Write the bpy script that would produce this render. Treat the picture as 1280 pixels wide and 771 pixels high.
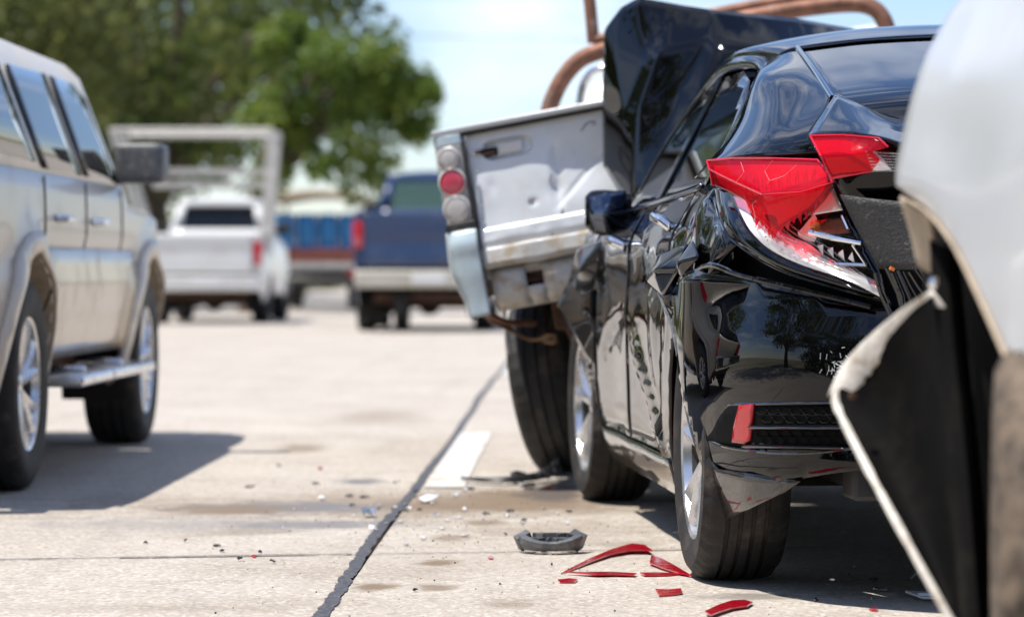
import bpy, bmesh, math, random
from mathutils import Vector, Matrix, Euler
from mathutils.geometry import delaunay_2d_cdt
from mathutils.noise import noise as pnoise

random.seed(7)
scene = bpy.context.scene
for _o in list(bpy.data.objects): bpy.data.objects.remove(_o)
R = math.radians
PI = math.pi

# ------------------------------------------------------------------ camera
FPX, VPX, VPY, CAMH = 3877.0, 715.0, 340.0, 0.77      # focal length (px of a 1280 wide picture), vanishing point of the road, eye height
cam_d = bpy.data.cameras.new('camera'); cam = bpy.data.objects.new('camera', cam_d)
scene.collection.objects.link(cam); scene.camera = cam
cam.location = (0, 0, CAMH); cam.rotation_euler = (R(90), 0, 0)
cam_d.sensor_width = 36; cam_d.lens = FPX/1280*36
cam_d.shift_x = -(VPX-640)/1280; cam_d.shift_y = (VPY-385.5)/1280
cam_d.clip_end = 6000
cam_d.dof.use_dof = True; cam_d.dof.focus_distance = 7.55; cam_d.dof.aperture_fstop = 3.2

# ------------------------------------------------------------------ sky, sun, exposure
SHX, SHY = 0.40, 0.11          # how far a shadow runs per metre of height
sun_az = math.atan2(SHX, SHY)
sun_el = math.atan2(1, math.hypot(SHX, SHY))
world = bpy.data.worlds.new('World'); scene.world = world; world.use_nodes = True
wn, wl = world.node_tree.nodes, world.node_tree.links
wn.clear()
wo = wn.new('ShaderNodeOutputWorld'); bg = wn.new('ShaderNodeBackground'); bg.inputs[1].default_value = 0.125
sky = wn.new('ShaderNodeTexSky'); sky.sky_type = 'NISHITA'; sky.sun_disc = False
sky.sun_elevation = sun_el; sky.sun_rotation = math.atan2(-SHX, -SHY)
sky.air_density = 1.0; sky.dust_density = .12; sky.ozone_density = 1.3
tc = wn.new('ShaderNodeTexCoord')
mp = wn.new('ShaderNodeMapping'); mp.inputs['Scale'].default_value = (1, 1, 2.2); mp.inputs['Location'].default_value = (.37, .1, .23)
n1 = wn.new('ShaderNodeTexNoise'); n1.inputs['Scale'].default_value = 5.0; n1.inputs['Detail'].default_value = 7; n1.inputs['Roughness'].default_value = .58
cr = wn.new('ShaderNodeValToRGB'); cr.color_ramp.elements[0].position = .47; cr.color_ramp.elements[1].position = .74
cr.color_ramp.elements[0].color = (0, 0, 0, 1); cr.color_ramp.elements[1].color = (.92, .92, .92, 1)
mx = wn.new('ShaderNodeMixRGB'); mx.inputs[2].default_value = (8.6, 8.9, 9.4, 1)
wl.new(tc.outputs['Generated'], mp.inputs[0]); wl.new(mp.outputs[0], n1.inputs['Vector']); wl.new(n1.outputs[0], cr.inputs[0])
wl.new(cr.outputs[0], mx.inputs[0]); tn = wn.new('ShaderNodeVectorMath'); tn.operation = 'MULTIPLY'; tn.inputs[1].default_value = (.84, .90, 1.08)      # the blue of a hot clear sky
wl.new(sky.outputs[0], tn.inputs[0]); wl.new(tn.outputs[0], mx.inputs[1]); wl.new(mx.outputs[0], bg.inputs[0]); wl.new(bg.outputs[0], wo.inputs[0])
sun_d = bpy.data.lights.new('sun', 'SUN'); sun_d.energy = 4.9; sun_d.angle = R(.53); sun_d.color = (1, .955, .88)
sun = bpy.data.objects.new('sun', sun_d); scene.collection.objects.link(sun)
sun.rotation_euler = Vector((SHX, SHY, -1)).to_track_quat('-Z', 'Y').to_euler()
sun.location = (-20, -3, 50)
scene.view_settings.view_transform = 'Standard'; scene.view_settings.look = 'None'
scene.view_settings.exposure = 0.32; scene.view_settings.gamma = 1.0
scene.render.engine = 'CYCLES'
scene.cycles.use_denoising = True
scene.cycles.max_bounces = 8; scene.cycles.transparent_max_bounces = 12
scene.cycles.caustics_reflective = False; scene.cycles.caustics_refractive = False
scene.cycles.sample_clamp_indirect = 6.0

# ------------------------------------------------------------------ materials
MATS = {}
def base_mat(name):
    m = bpy.data.materials.new(name); m.use_nodes = True
    nt = m.node_tree; b = nt.nodes['Principled BSDF']
    MATS[name] = m
    return m, nt, b
def N(nt, t, **kw):
    n = nt.nodes.new(t)
    for k, v in kw.items():
        if k in n.inputs: n.inputs[k].default_value = v
        else: setattr(n, k, v)
    return n
def rgba(c): return (c[0], c[1], c[2], 1)
def mat(name, col, rough=.5, metal=0.0, coat=0.0, spec=.5, var=0.0, vscale=6.0, dirt=None, damt=.0, dscale=5.0, bump=0.0, bscale=40.0, trans=0.0, emit=None, dthr=(.5, .72), coatr=.03):
    """plain surface with colour variation, patchy dirt and fine relief (all in the thing's own space)"""
    m, nt, b = base_mat(name)
    L = nt.links
    b.inputs['Roughness'].default_value = rough; b.inputs['Metallic'].default_value = metal
    b.inputs['Coat Weight'].default_value = coat; b.inputs['Coat Roughness'].default_value = coatr
    b.inputs['Specular IOR Level'].default_value = spec
    b.inputs['Transmission Weight'].default_value = trans
    t = N(nt, 'ShaderNodeTexCoord')
    c = N(nt, 'ShaderNodeRGB'); c.outputs[0].default_value = rgba(col); cur = c.outputs[0]
    if var > 0:
        n = N(nt, 'ShaderNodeTexNoise', Scale=vscale, Detail=6.0, Roughness=.6); L.new(t.outputs['Object'], n.inputs['Vector'])
        r = N(nt, 'ShaderNodeMapRange'); r.inputs['From Min'].default_value = .3; r.inputs['From Max'].default_value = .7
        r.inputs['To Min'].default_value = 1-var; r.inputs['To Max'].default_value = 1+var
        L.new(n.outputs[0], r.inputs[0])
        mm = N(nt, 'ShaderNodeVectorMath', operation='SCALE'); L.new(cur, mm.inputs[0]); L.new(r.outputs[0], mm.inputs['Scale']); cur = mm.outputs[0]
    if dirt is not None:
        n = N(nt, 'ShaderNodeTexNoise', Scale=dscale, Detail=9.0, Roughness=.65); L.new(t.outputs['Object'], n.inputs['Vector'])
        r = N(nt, 'ShaderNodeMapRange', interpolation_type='SMOOTHSTEP'); r.inputs['From Min'].default_value = dthr[0]; r.inputs['From Max'].default_value = dthr[1]; r.inputs['To Max'].default_value = damt
        L.new(n.outputs[0], r.inputs[0])
        x = N(nt, 'ShaderNodeMixRGB'); x.inputs[2].default_value = rgba(dirt); L.new(r.outputs[0], x.inputs[0]); L.new(cur, x.inputs[1]); cur = x.outputs[0]
        rr = N(nt, 'ShaderNodeMapRange'); rr.inputs['To Min'].default_value = rough; rr.inputs['To Max'].default_value = .8
        L.new(r.outputs[0], rr.inputs[0]); L.new(rr.outputs[0], b.inputs['Roughness'])
        if coat > 0:
            cw = N(nt, 'ShaderNodeMapRange'); cw.inputs['To Min'].default_value = coat; cw.inputs['To Max'].default_value = 0.0
            L.new(r.outputs[0], cw.inputs[0]); L.new(cw.outputs[0], b.inputs['Coat Weight'])
        if metal > 0:
            cw = N(nt, 'ShaderNodeMapRange'); cw.inputs['To Min'].default_value = metal; cw.inputs['To Max'].default_value = 0.0
            L.new(r.outputs[0], cw.inputs[0]); L.new(cw.outputs[0], b.inputs['Metallic'])
    L.new(cur, b.inputs['Base Color'])
    if bump > 0:
        n = N(nt, 'ShaderNodeTexNoise', Scale=bscale, Detail=5.0); L.new(t.outputs['Object'], n.inputs['Vector'])
        bp = N(nt, 'ShaderNodeBump'); bp.inputs['Strength'].default_value = bump; bp.inputs['Distance'].default_value = .01
        L.new(n.outputs[0], bp.inputs['Height']); L.new(bp.outputs[0], b.inputs['Normal'])
    if emit:
        b.inputs['Emission Color'].default_value = rgba(emit[:3]); b.inputs['Emission Strength'].default_value = emit[3]
    return m
mat('black_paint', (.0012, .0013, .0018), .3, 0, 1.0, .0, dirt=(.34, .30, .26), damt=.28, dscale=170, dthr=(.69, .76), coatr=.012)
mat('black_paint_dusty', (.005, .005, .005), .3, 0, 1.0, .2, dirt=(.22, .17, .12), damt=.16, dscale=60, dthr=(.45, .85))
MATS['black_paint'].node_tree.nodes['Principled BSDF'].inputs['Coat IOR'].default_value = 1.42
mat('black_plastic', (.018, .018, .019), .48, var=.3, vscale=30, dirt=(.2, .16, .12), damt=.25, dscale=12)
mat('black_gloss', (.006, .006, .007), .08, coat=.6)
mat('grey_textured_plastic', (.03, .031, .034), .55, var=.4, vscale=80, dirt=(.4, .38, .34), damt=.5, dscale=45, dthr=(.58, .75), bump=.6, bscale=160)
mat('rubber', (.013, .0125, .0125), .7, var=.3, vscale=20, dirt=(.20, .16, .12), damt=.28, dscale=9, bump=.2, bscale=120)
mat('rubber_dusty', (.022, .019, .017), .85, var=.3, vscale=20, dirt=(.26, .19, .13), damt=.6, dscale=25, dthr=(.3, .65), bump=.2, bscale=120)
mat('alloy', (.66, .67, .69), .24, .9, .3, var=.08, dirt=(.16, .13, .1), damt=.5, dscale=10)
mat('alloy_dark', (.05, .048, .046), .5, .4)
mat('brake_metal', (.16, .13, .11), .45, .8, var=.3)
mat('chrome', (.82, .82, .83), .10, 1.0, dirt=(.3, .25, .2), damt=.25, dscale=9)
mat('reflector_silver', (.88, .88, .89), .25, .3, .5, var=.06, vscale=30)
mat('silver_paint', (.76, .79, .815), .42, .08, .4, var=.04, vscale=5, dirt=(.48, .43, .37), damt=.35, dscale=14, dthr=(.5, .8), coatr=.12)
mat('silver_dirty', (.58, .58, .56), .5, .08, .15, var=.12, vscale=16, dirt=(.40, .31, .20), damt=.85, dscale=16, dthr=(.44, .66), bump=.15, bscale=40)
mat('pale_blue_paint', (.50, .61, .65), .35, .1, .6, var=.05, dirt=(.4, .36, .3), damt=.35, dscale=16)
mat('lamp_grey', (.62, .58, .55), .35, 0, .3, var=.15, vscale=40)
mat('cap_grey', (.5, .52, .54), .35, .5, .3, var=.1, dirt=(.3, .27, .23), damt=.4, dscale=12)
mat('rust', (.23, .105, .065), .6, .35, var=.45, vscale=14, dirt=(.36, .27, .22), damt=.8, dscale=9, bump=.35, bscale=60)
mat('rust_dark', (.09, .045, .028), .75, .2, var=.5, vscale=18, bump=.4, bscale=50)
mat('grey_silver_paint', (.66, .68, .70), .34, .2, .6, var=.03, vscale=3, dirt=(.4, .36, .31), damt=.25, dscale=4, coatr=.1)
mat('torn_edge', (.78, .74, .67), .6, var=.2, vscale=20, dirt=(.4, .3, .2), damt=.8, dscale=30, bump=.3, bscale=60)
mat('dusty_tan', (.42, .34, .25), .8, var=.25, vscale=14, bump=.2, bscale=50)
mat('liner_black', (.004, .0037, .0037), .8, spec=.1, var=.4, vscale=9, dirt=(.03, .025, .02), damt=.3, dscale=8)
mat('suv_paint', (.63, .565, .475), .40, .15, .3, var=.02, dirt=(.5, .42, .32), damt=.35, dscale=3, coatr=.06)
mat('suv_road_reflect', (.50, .39, .27), .34, .3, .6, var=.04, dirt=(.45, .36, .26), damt=.4, dscale=4, coatr=.1)  # beige reflection of the road on the lower doors, put into the colour
mat('white_paint', (.72, .72, .71), .32, 0, .5, var=.04, dirt=(.45, .38, .3), damt=.4, dscale=3)
mat('cream_bumper', (.56, .53, .45), .5, .1, var=.1, dirt=(.35, .28, .2), damt=.5, dscale=5)
mat('navy_paint', (.016, .042, .12), .3, .0, .5, var=.08, dirt=(.3, .27, .22), damt=.12, dscale=4)
mat('blue_plastic', (.035, .22, .50), .4, var=.15, vscale=5)
mat('red_wood', (.26, .075, .05), .7, var=.3)
mat('tan_canvas', (.46, .37, .26), .85, var=.15)
mat('dark_metal', (.03, .03, .032), .6, .3, var=.3)
mat('weathered_wood', (.60, .57, .52), .8, var=.2, vscale=8)
mat('seat_fabric', (.02, .02, .022), .9)
mat('white_plastic', (.74, .76, .78), .4, var=.05)
mat('grey_plastic', (.10, .105, .11), .45, var=.3, vscale=40, dirt=(.4, .36, .3), damt=.4, dscale=30)
mat('number_plate', (.75, .75, .74), .4)
mat('bark', (.11, .08, .055), .9, var=.4, vscale=4, bump=.6, bscale=12)
mat('line_paint', (.62, .60, .56), .7, var=.12, vscale=8, dirt=(.40, .34, .27), damt=.9, dscale=9, dthr=(.46, .66), bump=.2, bscale=200)
mat('tar', (.06, .06, .067), .55, var=.5, vscale=60, dirt=(.30, .27, .23), damt=.5, dscale=55, dthr=(.48, .7), bump=.6, bscale=150)
mat('wire_rust', (.24, .15, .09), .7, .3, var=.3)
mat('orange_bulb', (.75, .20, .02), .2, coat=.5)
mat('tape_white', (.78, .77, .74), .5, var=.06, dirt=(.35, .17, .07), damt=.9, dscale=24, dthr=(.56, .7))
mat('mirror_face', (.13, .15, .19), .03, 1.0)
mat('hole_dark', (.012, .011, .010), .9)
mat('ash_ground', (.33, .27, .20), .95, var=.2, vscale=.6, dirt=(.10, .14, .04), damt=.9, dscale=.25, dthr=(.42, .6))
mat('power_cable', (.03, .03, .03), .6)

def tinted_glass(name, tint, refl=1.0, rough=.02):
    m, nt, b = base_mat(name); nt.nodes.remove(b)
    L = nt.links; out = nt.nodes['Material Output']
    tr = N(nt, 'ShaderNodeBsdfTransparent'); tr.inputs[0].default_value = rgba(tint)
    gl = N(nt, 'ShaderNodeBsdfGlossy'); gl.inputs['Roughness'].default_value = rough; gl.inputs[0].default_value = (refl, refl, refl, 1)
    fr = N(nt, 'ShaderNodeFresnel'); fr.inputs[0].default_value = 1.55
    mxs = N(nt, 'ShaderNodeMixShader'); L.new(fr.outputs[0], mxs.inputs[0]); L.new(tr.outputs[0], mxs.inputs[1]); L.new(gl.outputs[0], mxs.inputs[2])
    L.new(mxs.outputs[0], out.inputs[0])
    return m
tinted_glass('tinted_window', (.05, .055, .06))
tinted_glass('clear_window', (.55, .62, .60))
tinted_glass('smoked_lens', (.10, .10, .11))
def lens_mat(name, tint, diff, amt):
    """coloured moulded plastic: lets coloured light through, shows a sheen and a little body colour of its own"""
    m, nt, b = base_mat(name); L = nt.links; out = nt.nodes['Material Output']
    b.inputs['Base Color'].default_value = rgba(diff); b.inputs['Roughness'].default_value = .12; b.inputs['Coat Weight'].default_value = .5
    tr = N(nt, 'ShaderNodeBsdfTransparent'); tr.inputs[0].default_value = rgba(tint)
    mxs = N(nt, 'ShaderNodeMixShader'); mxs.inputs[0].default_value = amt
    L.new(tr.outputs[0], mxs.inputs[1]); L.new(b.outputs[0], mxs.inputs[2]); L.new(mxs.outputs[0], out.inputs[0])
    t = N(nt, 'ShaderNodeTexCoord'); w = N(nt, 'ShaderNodeTexNoise', Scale=22.0, Detail=3.0); L.new(t.outputs['Object'], w.inputs['Vector'])
    bp = N(nt, 'ShaderNodeBump'); bp.inputs['Strength'].default_value = .25; bp.inputs['Distance'].default_value = .01
    L.new(w.outputs[0], bp.inputs['Height']); L.new(bp.outputs[0], b.inputs['Normal'])
    return m
lens_mat('red_lens', (.95, .035, .09), (.70, .008, .04), .26)
lens_mat('red_reflector', (.3, .01, .02), (.48, .005, .014), .94)
mat('vent_black', (.006, .006, .0065), .7, spec=.08)
mat('crack_pink', (.75, .35, .38), .4)
lens_mat('pink_lens', (.8, .2, .25), (.70, .09, .14), .8)
lens_mat('red_lens_deep', (.6, .01, .03), (.68, .008, .03), .85)
lens_mat('clear_lens', (.92, .92, .92), (.8, .8, .8), .16)

def leaf_mat(name, c1, c2, c3):
    m, nt, b = base_mat(name); L = nt.links; out = nt.nodes['Material Output']
    b.inputs['Roughness'].default_value = .5
    g = N(nt, 'ShaderNodeNewGeometry'); r = N(nt, 'ShaderNodeValToRGB')
    e = r.color_ramp.elements; e[0].color = rgba(c1); e[1].color = rgba(c3); mid = e.new(.5); mid.color = rgba(c2)
    t = N(nt, 'ShaderNodeTexCoord'); n = N(nt, 'ShaderNodeTexNoise', Scale=.9, Detail=3.0); L.new(t.outputs['Object'], n.inputs['Vector'])
    ad = N(nt, 'ShaderNodeMath', operation='MULTIPLY_ADD'); L.new(g.outputs['Random Per Island'], ad.inputs[0]); ad.inputs[1].default_value = .5
    sb = N(nt, 'ShaderNodeMath', operation='MULTIPLY_ADD'); L.new(n.outputs[0], sb.inputs[0]); sb.inputs[1].default_value = 1.2; sb.inputs[2].default_value = -.35
    L.new(sb.outputs[0], ad.inputs[2]); L.new(ad.outputs[0], r.inputs[0]); L.new(r.outputs[0], b.inputs['Base Color'])
    tl = N(nt, 'ShaderNodeBsdfTranslucent'); L.new(r.outputs[0], tl.inputs[0])
    mxs = N(nt, 'ShaderNodeMixShader'); mxs.inputs[0].default_value = .5; L.new(b.outputs[0], mxs.inputs[1]); L.new(tl.outputs[0], mxs.inputs[2]); L.new(mxs.outputs[0], out.inputs[0])
leaf_mat('leaves_dark', (.05, .08, .02), (.12, .16, .035), (.25, .26, .06))
leaf_mat('leaves_bright', (.06, .11, .018), (.15, .225, .035), (.30, .34, .065))
leaf_mat('leaves_olive', (.08, .105, .028), (.17, .19, .05), (.29, .28, .08))

def concrete_mat():
    m, nt, b = base_mat('concrete'); L = nt.links
    b.inputs['Roughness'].default_value = .85
    g = N(nt, 'ShaderNodeNewGeometry'); pos = g.outputs['Position']
    def noise(scale, detail=6.0, rough=.6):
        n = N(nt, 'ShaderNodeTexNoise', Scale=scale, Detail=detail, Roughness=rough); L.new(pos, n.inputs['Vector']); return n.outputs[0]
    def rng(v, a, c, lo, hi):
        r = N(nt, 'ShaderNodeMapRange', interpolation_type='SMOOTHSTEP'); L.new(v, r.inputs[0])
        for k, x in zip(('From Min', 'From Max', 'To Min', 'To Max'), (a, c, lo, hi)): r.inputs[k].default_value = x
        return r.outputs[0]
    def mix(f, a, c):
        x = N(nt, 'ShaderNodeMixRGB'); L.new(f, x.inputs[0])
        for i, v in ((1, a), (2, c)):
            if isinstance(v, tuple): x.inputs[i].default_value = rgba(v)
            else: L.new(v, x.inputs[i])
        return x.outputs[0]
    c = mix(rng(noise(.8), .3, .7, 0, 1), (.42, .366, .306), (.49, .44, .385))
    c = mix(rng(noise(7.0, 8, .7), .45, .75, 0, .45), c, (.31, .25, .185))
    c = mix(rng(noise(1.7, 9, .72), .48, .66, 0, .5), c, (.27, .22, .175))
    strk = N(nt, 'ShaderNodeMapping'); strk.inputs['Scale'].default_value = (3.2, .10, 1); L.new(pos, strk.inputs[0])
    sn = N(nt, 'ShaderNodeTexNoise', Scale=1.6, Detail=6.0, Roughness=.6); L.new(strk.outputs[0], sn.inputs['Vector'])
    c = mix(rng(sn.outputs[0], .5, .72, 0, .30), c, (.25, .22, .19))
    oi = N(nt, 'ShaderNodeObjectInfo')
    c = mix(rng(oi.outputs['Random'], 0, 1, 0, .22), c, (.42, .37, .31))
    # aggregate: pale and dark grains
    v = N(nt, 'ShaderNodeTexVoronoi', Scale=95.0); L.new(pos, v.inputs['Vector'])
    gr = rng(v.outputs['Color'], .0, 1, 0, 1)
    sep = N(nt, 'ShaderNodeSeparateColor'); L.new(v.outputs['Color'], sep.inputs[0])
    c = mix(rng(sep.outputs[0], .80, .9, 0, .42), c, (.17, .14, .12))
    c = mix(rng(sep.outputs[1], .74, .86, 0, .5), c, (.68, .63, .56))
    # dark specks and tyre grime along the lanes
    c = mix(rng(noise(26.0, 4, .7), .64, .72, 0, .5), c, (.14, .11, .09))
    # stains: each one an ellipse with a ragged edge, where it lies on the road
    st = STAINS
    wob = noise(9.0, 8, .75)
    wob2 = noise(2.2, 5, .6)
    for (x, y, rx, ry, col, amt) in st:
        s = N(nt, 'ShaderNodeVectorMath', operation='SUBTRACT'); L.new(pos, s.inputs[0]); s.inputs[1].default_value = (x, y, 0)
        d = N(nt, 'ShaderNodeVectorMath', operation='MULTIPLY'); L.new(s.outputs[0], d.inputs[0]); d.inputs[1].default_value = (1/rx, 1/ry, 0)
        ln = N(nt, 'ShaderNodeVectorMath', operation='LENGTH'); L.new(d.outputs[0], ln.inputs[0])
        a = N(nt, 'ShaderNodeMath', operation='MULTIPLY_ADD'); L.new(wob, a.inputs[0]); a.inputs[1].default_value = 1.9; L.new(ln.outputs['Value'], a.inputs[2])
        a2 = N(nt, 'ShaderNodeMath', operation='MULTIPLY_ADD'); L.new(wob2, a2.inputs[0]); a2.inputs[1].default_value = 1.0; L.new(a.outputs[0], a2.inputs[2])
        c = mix(rng(a2.outputs[0], 1.7, 2.55, min(1, amt*1.7), 0), c, col)
    L.new(c, b.inputs['Base Color'])
    h1 = noise(150.0, 3, .6)
    bp = N(nt, 'ShaderNodeBump'); bp.inputs['Strength'].default_value = .55; bp.inputs['Distance'].default_value = .004
    L.new(h1, bp.inputs['Height']); L.new(bp.outputs[0], b.inputs['Normal'])

# ------------------------------------------------------------------ geometry helpers
def P(px, py, D):
    """the point seen at a picture position, at a given distance along the road"""
    return Vector(((px-VPX)/FPX*D, D, CAMH-(py-VPY)/FPX*D))
def G(px, py):
    """the road point seen at a picture position"""
    D = CAMH*FPX/(py-VPY)
    return Vector(((px-VPX)/FPX*D, D, 0))
class Frame:
    def __init__(self, name, loc, yaw=0, roll=0, pitch=0, label=None, cat=None, group=None):
        self.M = Matrix.Translation(loc) @ Matrix.Rotation(yaw, 4, 'Z') @ Matrix.Rotation(pitch, 4, 'X') @ Matrix.Rotation(roll, 4, 'Y')
        self.I = self.M.inverted()
        o = bpy.data.objects.new(name, None); scene.collection.objects.link(o); o.matrix_world = self.M
        o.empty_display_size = .2
        self.o = o
        tag(o, label, cat, group)
    def loc(self, p): return self.I @ Vector(p)
    def pl(self, px, py, D): return self.I @ P(px, py, D)
def tag(o, label=None, cat=None, group=None, kind=None):
    if label: o['label'] = label
    if cat: o['category'] = cat
    if group: o['group'] = group
    if kind: o['kind'] = kind
    return o
class MB:
    def __init__(self): self.v = []; self.f = []; self.mi = []; self.cur = 0
    def add(self, vs, fs):
        k = len(self.v); self.v += [tuple(p) for p in vs]
        for f in fs: self.f.append([i+k for i in f]); self.mi.append(self.cur)
        return self
    def box(self, c, s, rot=None, taper=1.0):
        """a box; taper scales the top face"""
        x, y, z = s[0]/2, s[1]/2, s[2]/2
        vs = [Vector((sx*x*(taper if sz > 0 else 1), sy*y*(taper if sz > 0 else 1), sz*z)) for sz in (-1, 1) for sy in (-1, 1) for sx in (-1, 1)]
        if rot is not None: vs = [rot @ v for v in vs]
        vs = [v+Vector(c) for v in vs]
        return self.add(vs, [(0, 2, 3, 1), (4, 5, 7, 6), (0, 1, 5, 4), (2, 6, 7, 3), (0, 4, 6, 2), (1, 3, 7, 5)])
    def tube(self, pts, r, seg=10, cap=True):
        pts = [Vector(p) for p in pts]; n = len(pts)
        rr = r if isinstance(r, (list, tuple)) else [r]*n
        up = Vector((0, 0, 1)); rings = []
        t0 = (pts[1]-pts[0]).normalized()
        ref = up if abs(t0.dot(up)) < .9 else Vector((1, 0, 0))
        nx = t0.cross(ref).normalized()
        for i, p in enumerate(pts):
            t = ((pts[min(i+1, n-1)]-pts[max(i-1, 0)])).normalized()
            nx = (nx - t*nx.dot(t)).normalized(); ny = t.cross(nx)
            rings.append([p+(nx*math.cos(a)+ny*math.sin(a))*rr[i] for a in [2*PI*k/seg for k in range(seg)]])
        vs = [v for r_ in rings for v in r_]; fs = []
        for i in range(n-1):
            for k in range(seg):
                a, b = i*seg+k, i*seg+(k+1) % seg
                fs.append((a, b, b+seg, a+seg))
        if cap: fs.append(tuple(range(seg-1, -1, -1))); fs.append(tuple((n-1)*seg+k for k in range(seg)))
        return self.add(vs, fs)
    def lathe(self, prof, seg=48, axis='X', c=(0, 0, 0), close=False):
        """prof: (position along the axis, radius)"""
        vs = []
        for k in range(seg):
            a = 2*PI*k/seg; ca, sa = math.cos(a), math.sin(a)
            for (x, r) in prof:
                p = {'X': (x, r*ca, r*sa), 'Y': (r*ca, x, r*sa), 'Z': (r*ca, r*sa, x)}[axis]
                vs.append((p[0]+c[0], p[1]+c[1], p[2]+c[2]))
        m = len(prof); fs = []
        for k in range(seg):
            for i in range(m if close else m-1):
                a, b = k*m+i, k*m+(i+1) % m
                c2, d = ((k+1) % seg)*m+(i+1) % m, ((k+1) % seg)*m+i
                fs.append((a, b, c2, d))
        return self.add(vs, fs)
    def grid(self, rows, nu=6, nv=6, lin=False):
        """smooth sheet through a net of points"""
        g = net(rows, nu, nv, lin)
        m, n = len(g), len(g[0])
        return self.add([p for r in g for p in r], [(i*n+j, i*n+j+1, (i+1)*n+j+1, (i+1)*n+j) for i in range(m-1) for j in range(n-1)])
    def prism(self, poly, h, lift):
        """extrude a 2-D outline: lift(a, b, t) with t 0..1"""
        n = len(poly)
        vs = [lift(a, b, 0) for a, b in poly]+[lift(a, b, 1) for a, b in poly]
        return self.add(vs, [tuple(range(n-1, -1, -1)), tuple(range(n, 2*n))]+[(i, (i+1) % n, (i+1) % n+n, i+n) for i in range(n)])
    def build(self, name, m, parent=None, smooth=True, thick=0, bevel=0, bseg=2, angle=None, offset=-1, sub=0, crease=0):
        me = bpy.data.meshes.new(name)
        me.from_pydata(self.v, [], self.f)
        ms = m if isinstance(m, (list, tuple)) else [m]
        for k in ms: me.materials.append(MATS[k])
        if len(ms) > 1: me.polygons.foreach_set('material_index', self.mi)
        bm = bmesh.new(); bm.from_mesh(me); bmesh.ops.remove_doubles(bm, verts=bm.verts, dist=1e-5)
        bmesh.ops.recalc_face_normals(bm, faces=bm.faces)
        bm.to_mesh(me); bm.free()
        if crease:
            bm = bmesh.new(); bm.from_mesh(me); cl_ = bm.edges.layers.float.new('crease_edge')
            for e in bm.edges: e[cl_] = crease
            bm.to_mesh(me); bm.free()
        if smooth:
            me.polygons.foreach_set('use_smooth', [True]*len(me.polygons))
            if angle is None: angle = 40
            me.set_sharp_from_angle(angle=R(angle))
        o = bpy.data.objects.new(name, me); scene.collection.objects.link(o)
        if parent is not None: o.parent = parent.o if isinstance(parent, Frame) else parent
        if sub:
            s = o.modifiers.new('sub', 'SUBSURF'); s.levels = s.render_levels = sub
        if thick:
            s = o.modifiers.new('solid', 'SOLIDIFY'); s.thickness = thick; s.offset = offset
        if bevel:
            s = o.modifiers.new('bevel', 'BEVEL'); s.width = bevel; s.segments = bseg; s.limit_method = 'ANGLE'; s.angle_limit = R(35); s.harden_normals = False
        return o
def crom(p0, p1, p2, p3, t):
    return ((p1*2)+(p2-p0)*t+(p0*2-p1*5+p2*4-p3)*(t*t)+(p1*3-p0-p2*3+p3)*(t*t*t))*.5
def curve(pts, n, lin=False):
    pts = [Vector(p) for p in pts]; out = []
    if len(pts) == 2 or lin:
        for i in range(len(pts)-1):
            for k in range(n): out.append(pts[i].lerp(pts[i+1], k/n))
        return out+[pts[-1]]
    e = [pts[0]*2-pts[1]]+pts+[pts[-1]*2-pts[-2]]
    for i in range(1, len(e)-2):
        for k in range(n): out.append(crom(e[i-1], e[i], e[i+1], e[i+2], k/n))
    return out+[pts[-1]]
def net(rows, nu, nv, lin=False):
    a = [curve(r, nu, lin) for r in rows]
    cols = [curve([a[i][j] for i in range(len(a))], nv, lin) for j in range(len(a[0]))]
    return [[cols[j][i] for j in range(len(cols))] for i in range(len(cols[0]))]
def interp(tab, x):
    """smooth 1-D table"""
    if x <= tab[0][0]: return tab[0][1]
    if x >= tab[-1][0]: return tab[-1][1]
    for i in range(len(tab)-1):
        if tab[i][0] <= x <= tab[i+1][0]:
            x0, y0 = tab[i]; x1, y1 = tab[i+1]
            d = x1-x0; t = (x-x0)/d
            m0 = (y1-y0)/d if i == 0 else (y1-tab[i-1][1])/(x1-tab[i-1][0])
            m1 = (y1-y0)/d if i+2 >= len(tab) else (tab[i+2][1]-y0)/(tab[i+2][0]-x0)
            return (2*t**3-3*t*t+1)*y0+(t**3-2*t*t+t)*d*m0+(-2*t**3+3*t*t)*y1+(t**3-t*t)*d*m1
def inside(poly, x, y):
    c = False; n = len(poly); j = n-1
    for i in range(n):
        xi, yi = poly[i]; xj, yj = poly[j]
        if (yi > y) != (yj > y) and x < (xj-xi)*(y-yi)/(yj-yi)+xi: c = not c
        j = i
    return c
def dist_poly(poly, x, y):
    best = 9e9; n = len(poly)
    for i in range(n):
        ax, ay = poly[i]; bx, by = poly[(i+1) % n]; dx, dy = bx-ax, by-ay
        l = dx*dx+dy*dy; t = 0 if l == 0 else max(0, min(1, ((x-ax)*dx+(y-ay)*dy)/l))
        best = min(best, math.hypot(x-ax-t*dx, y-ay-t*dy))
    return best
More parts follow.
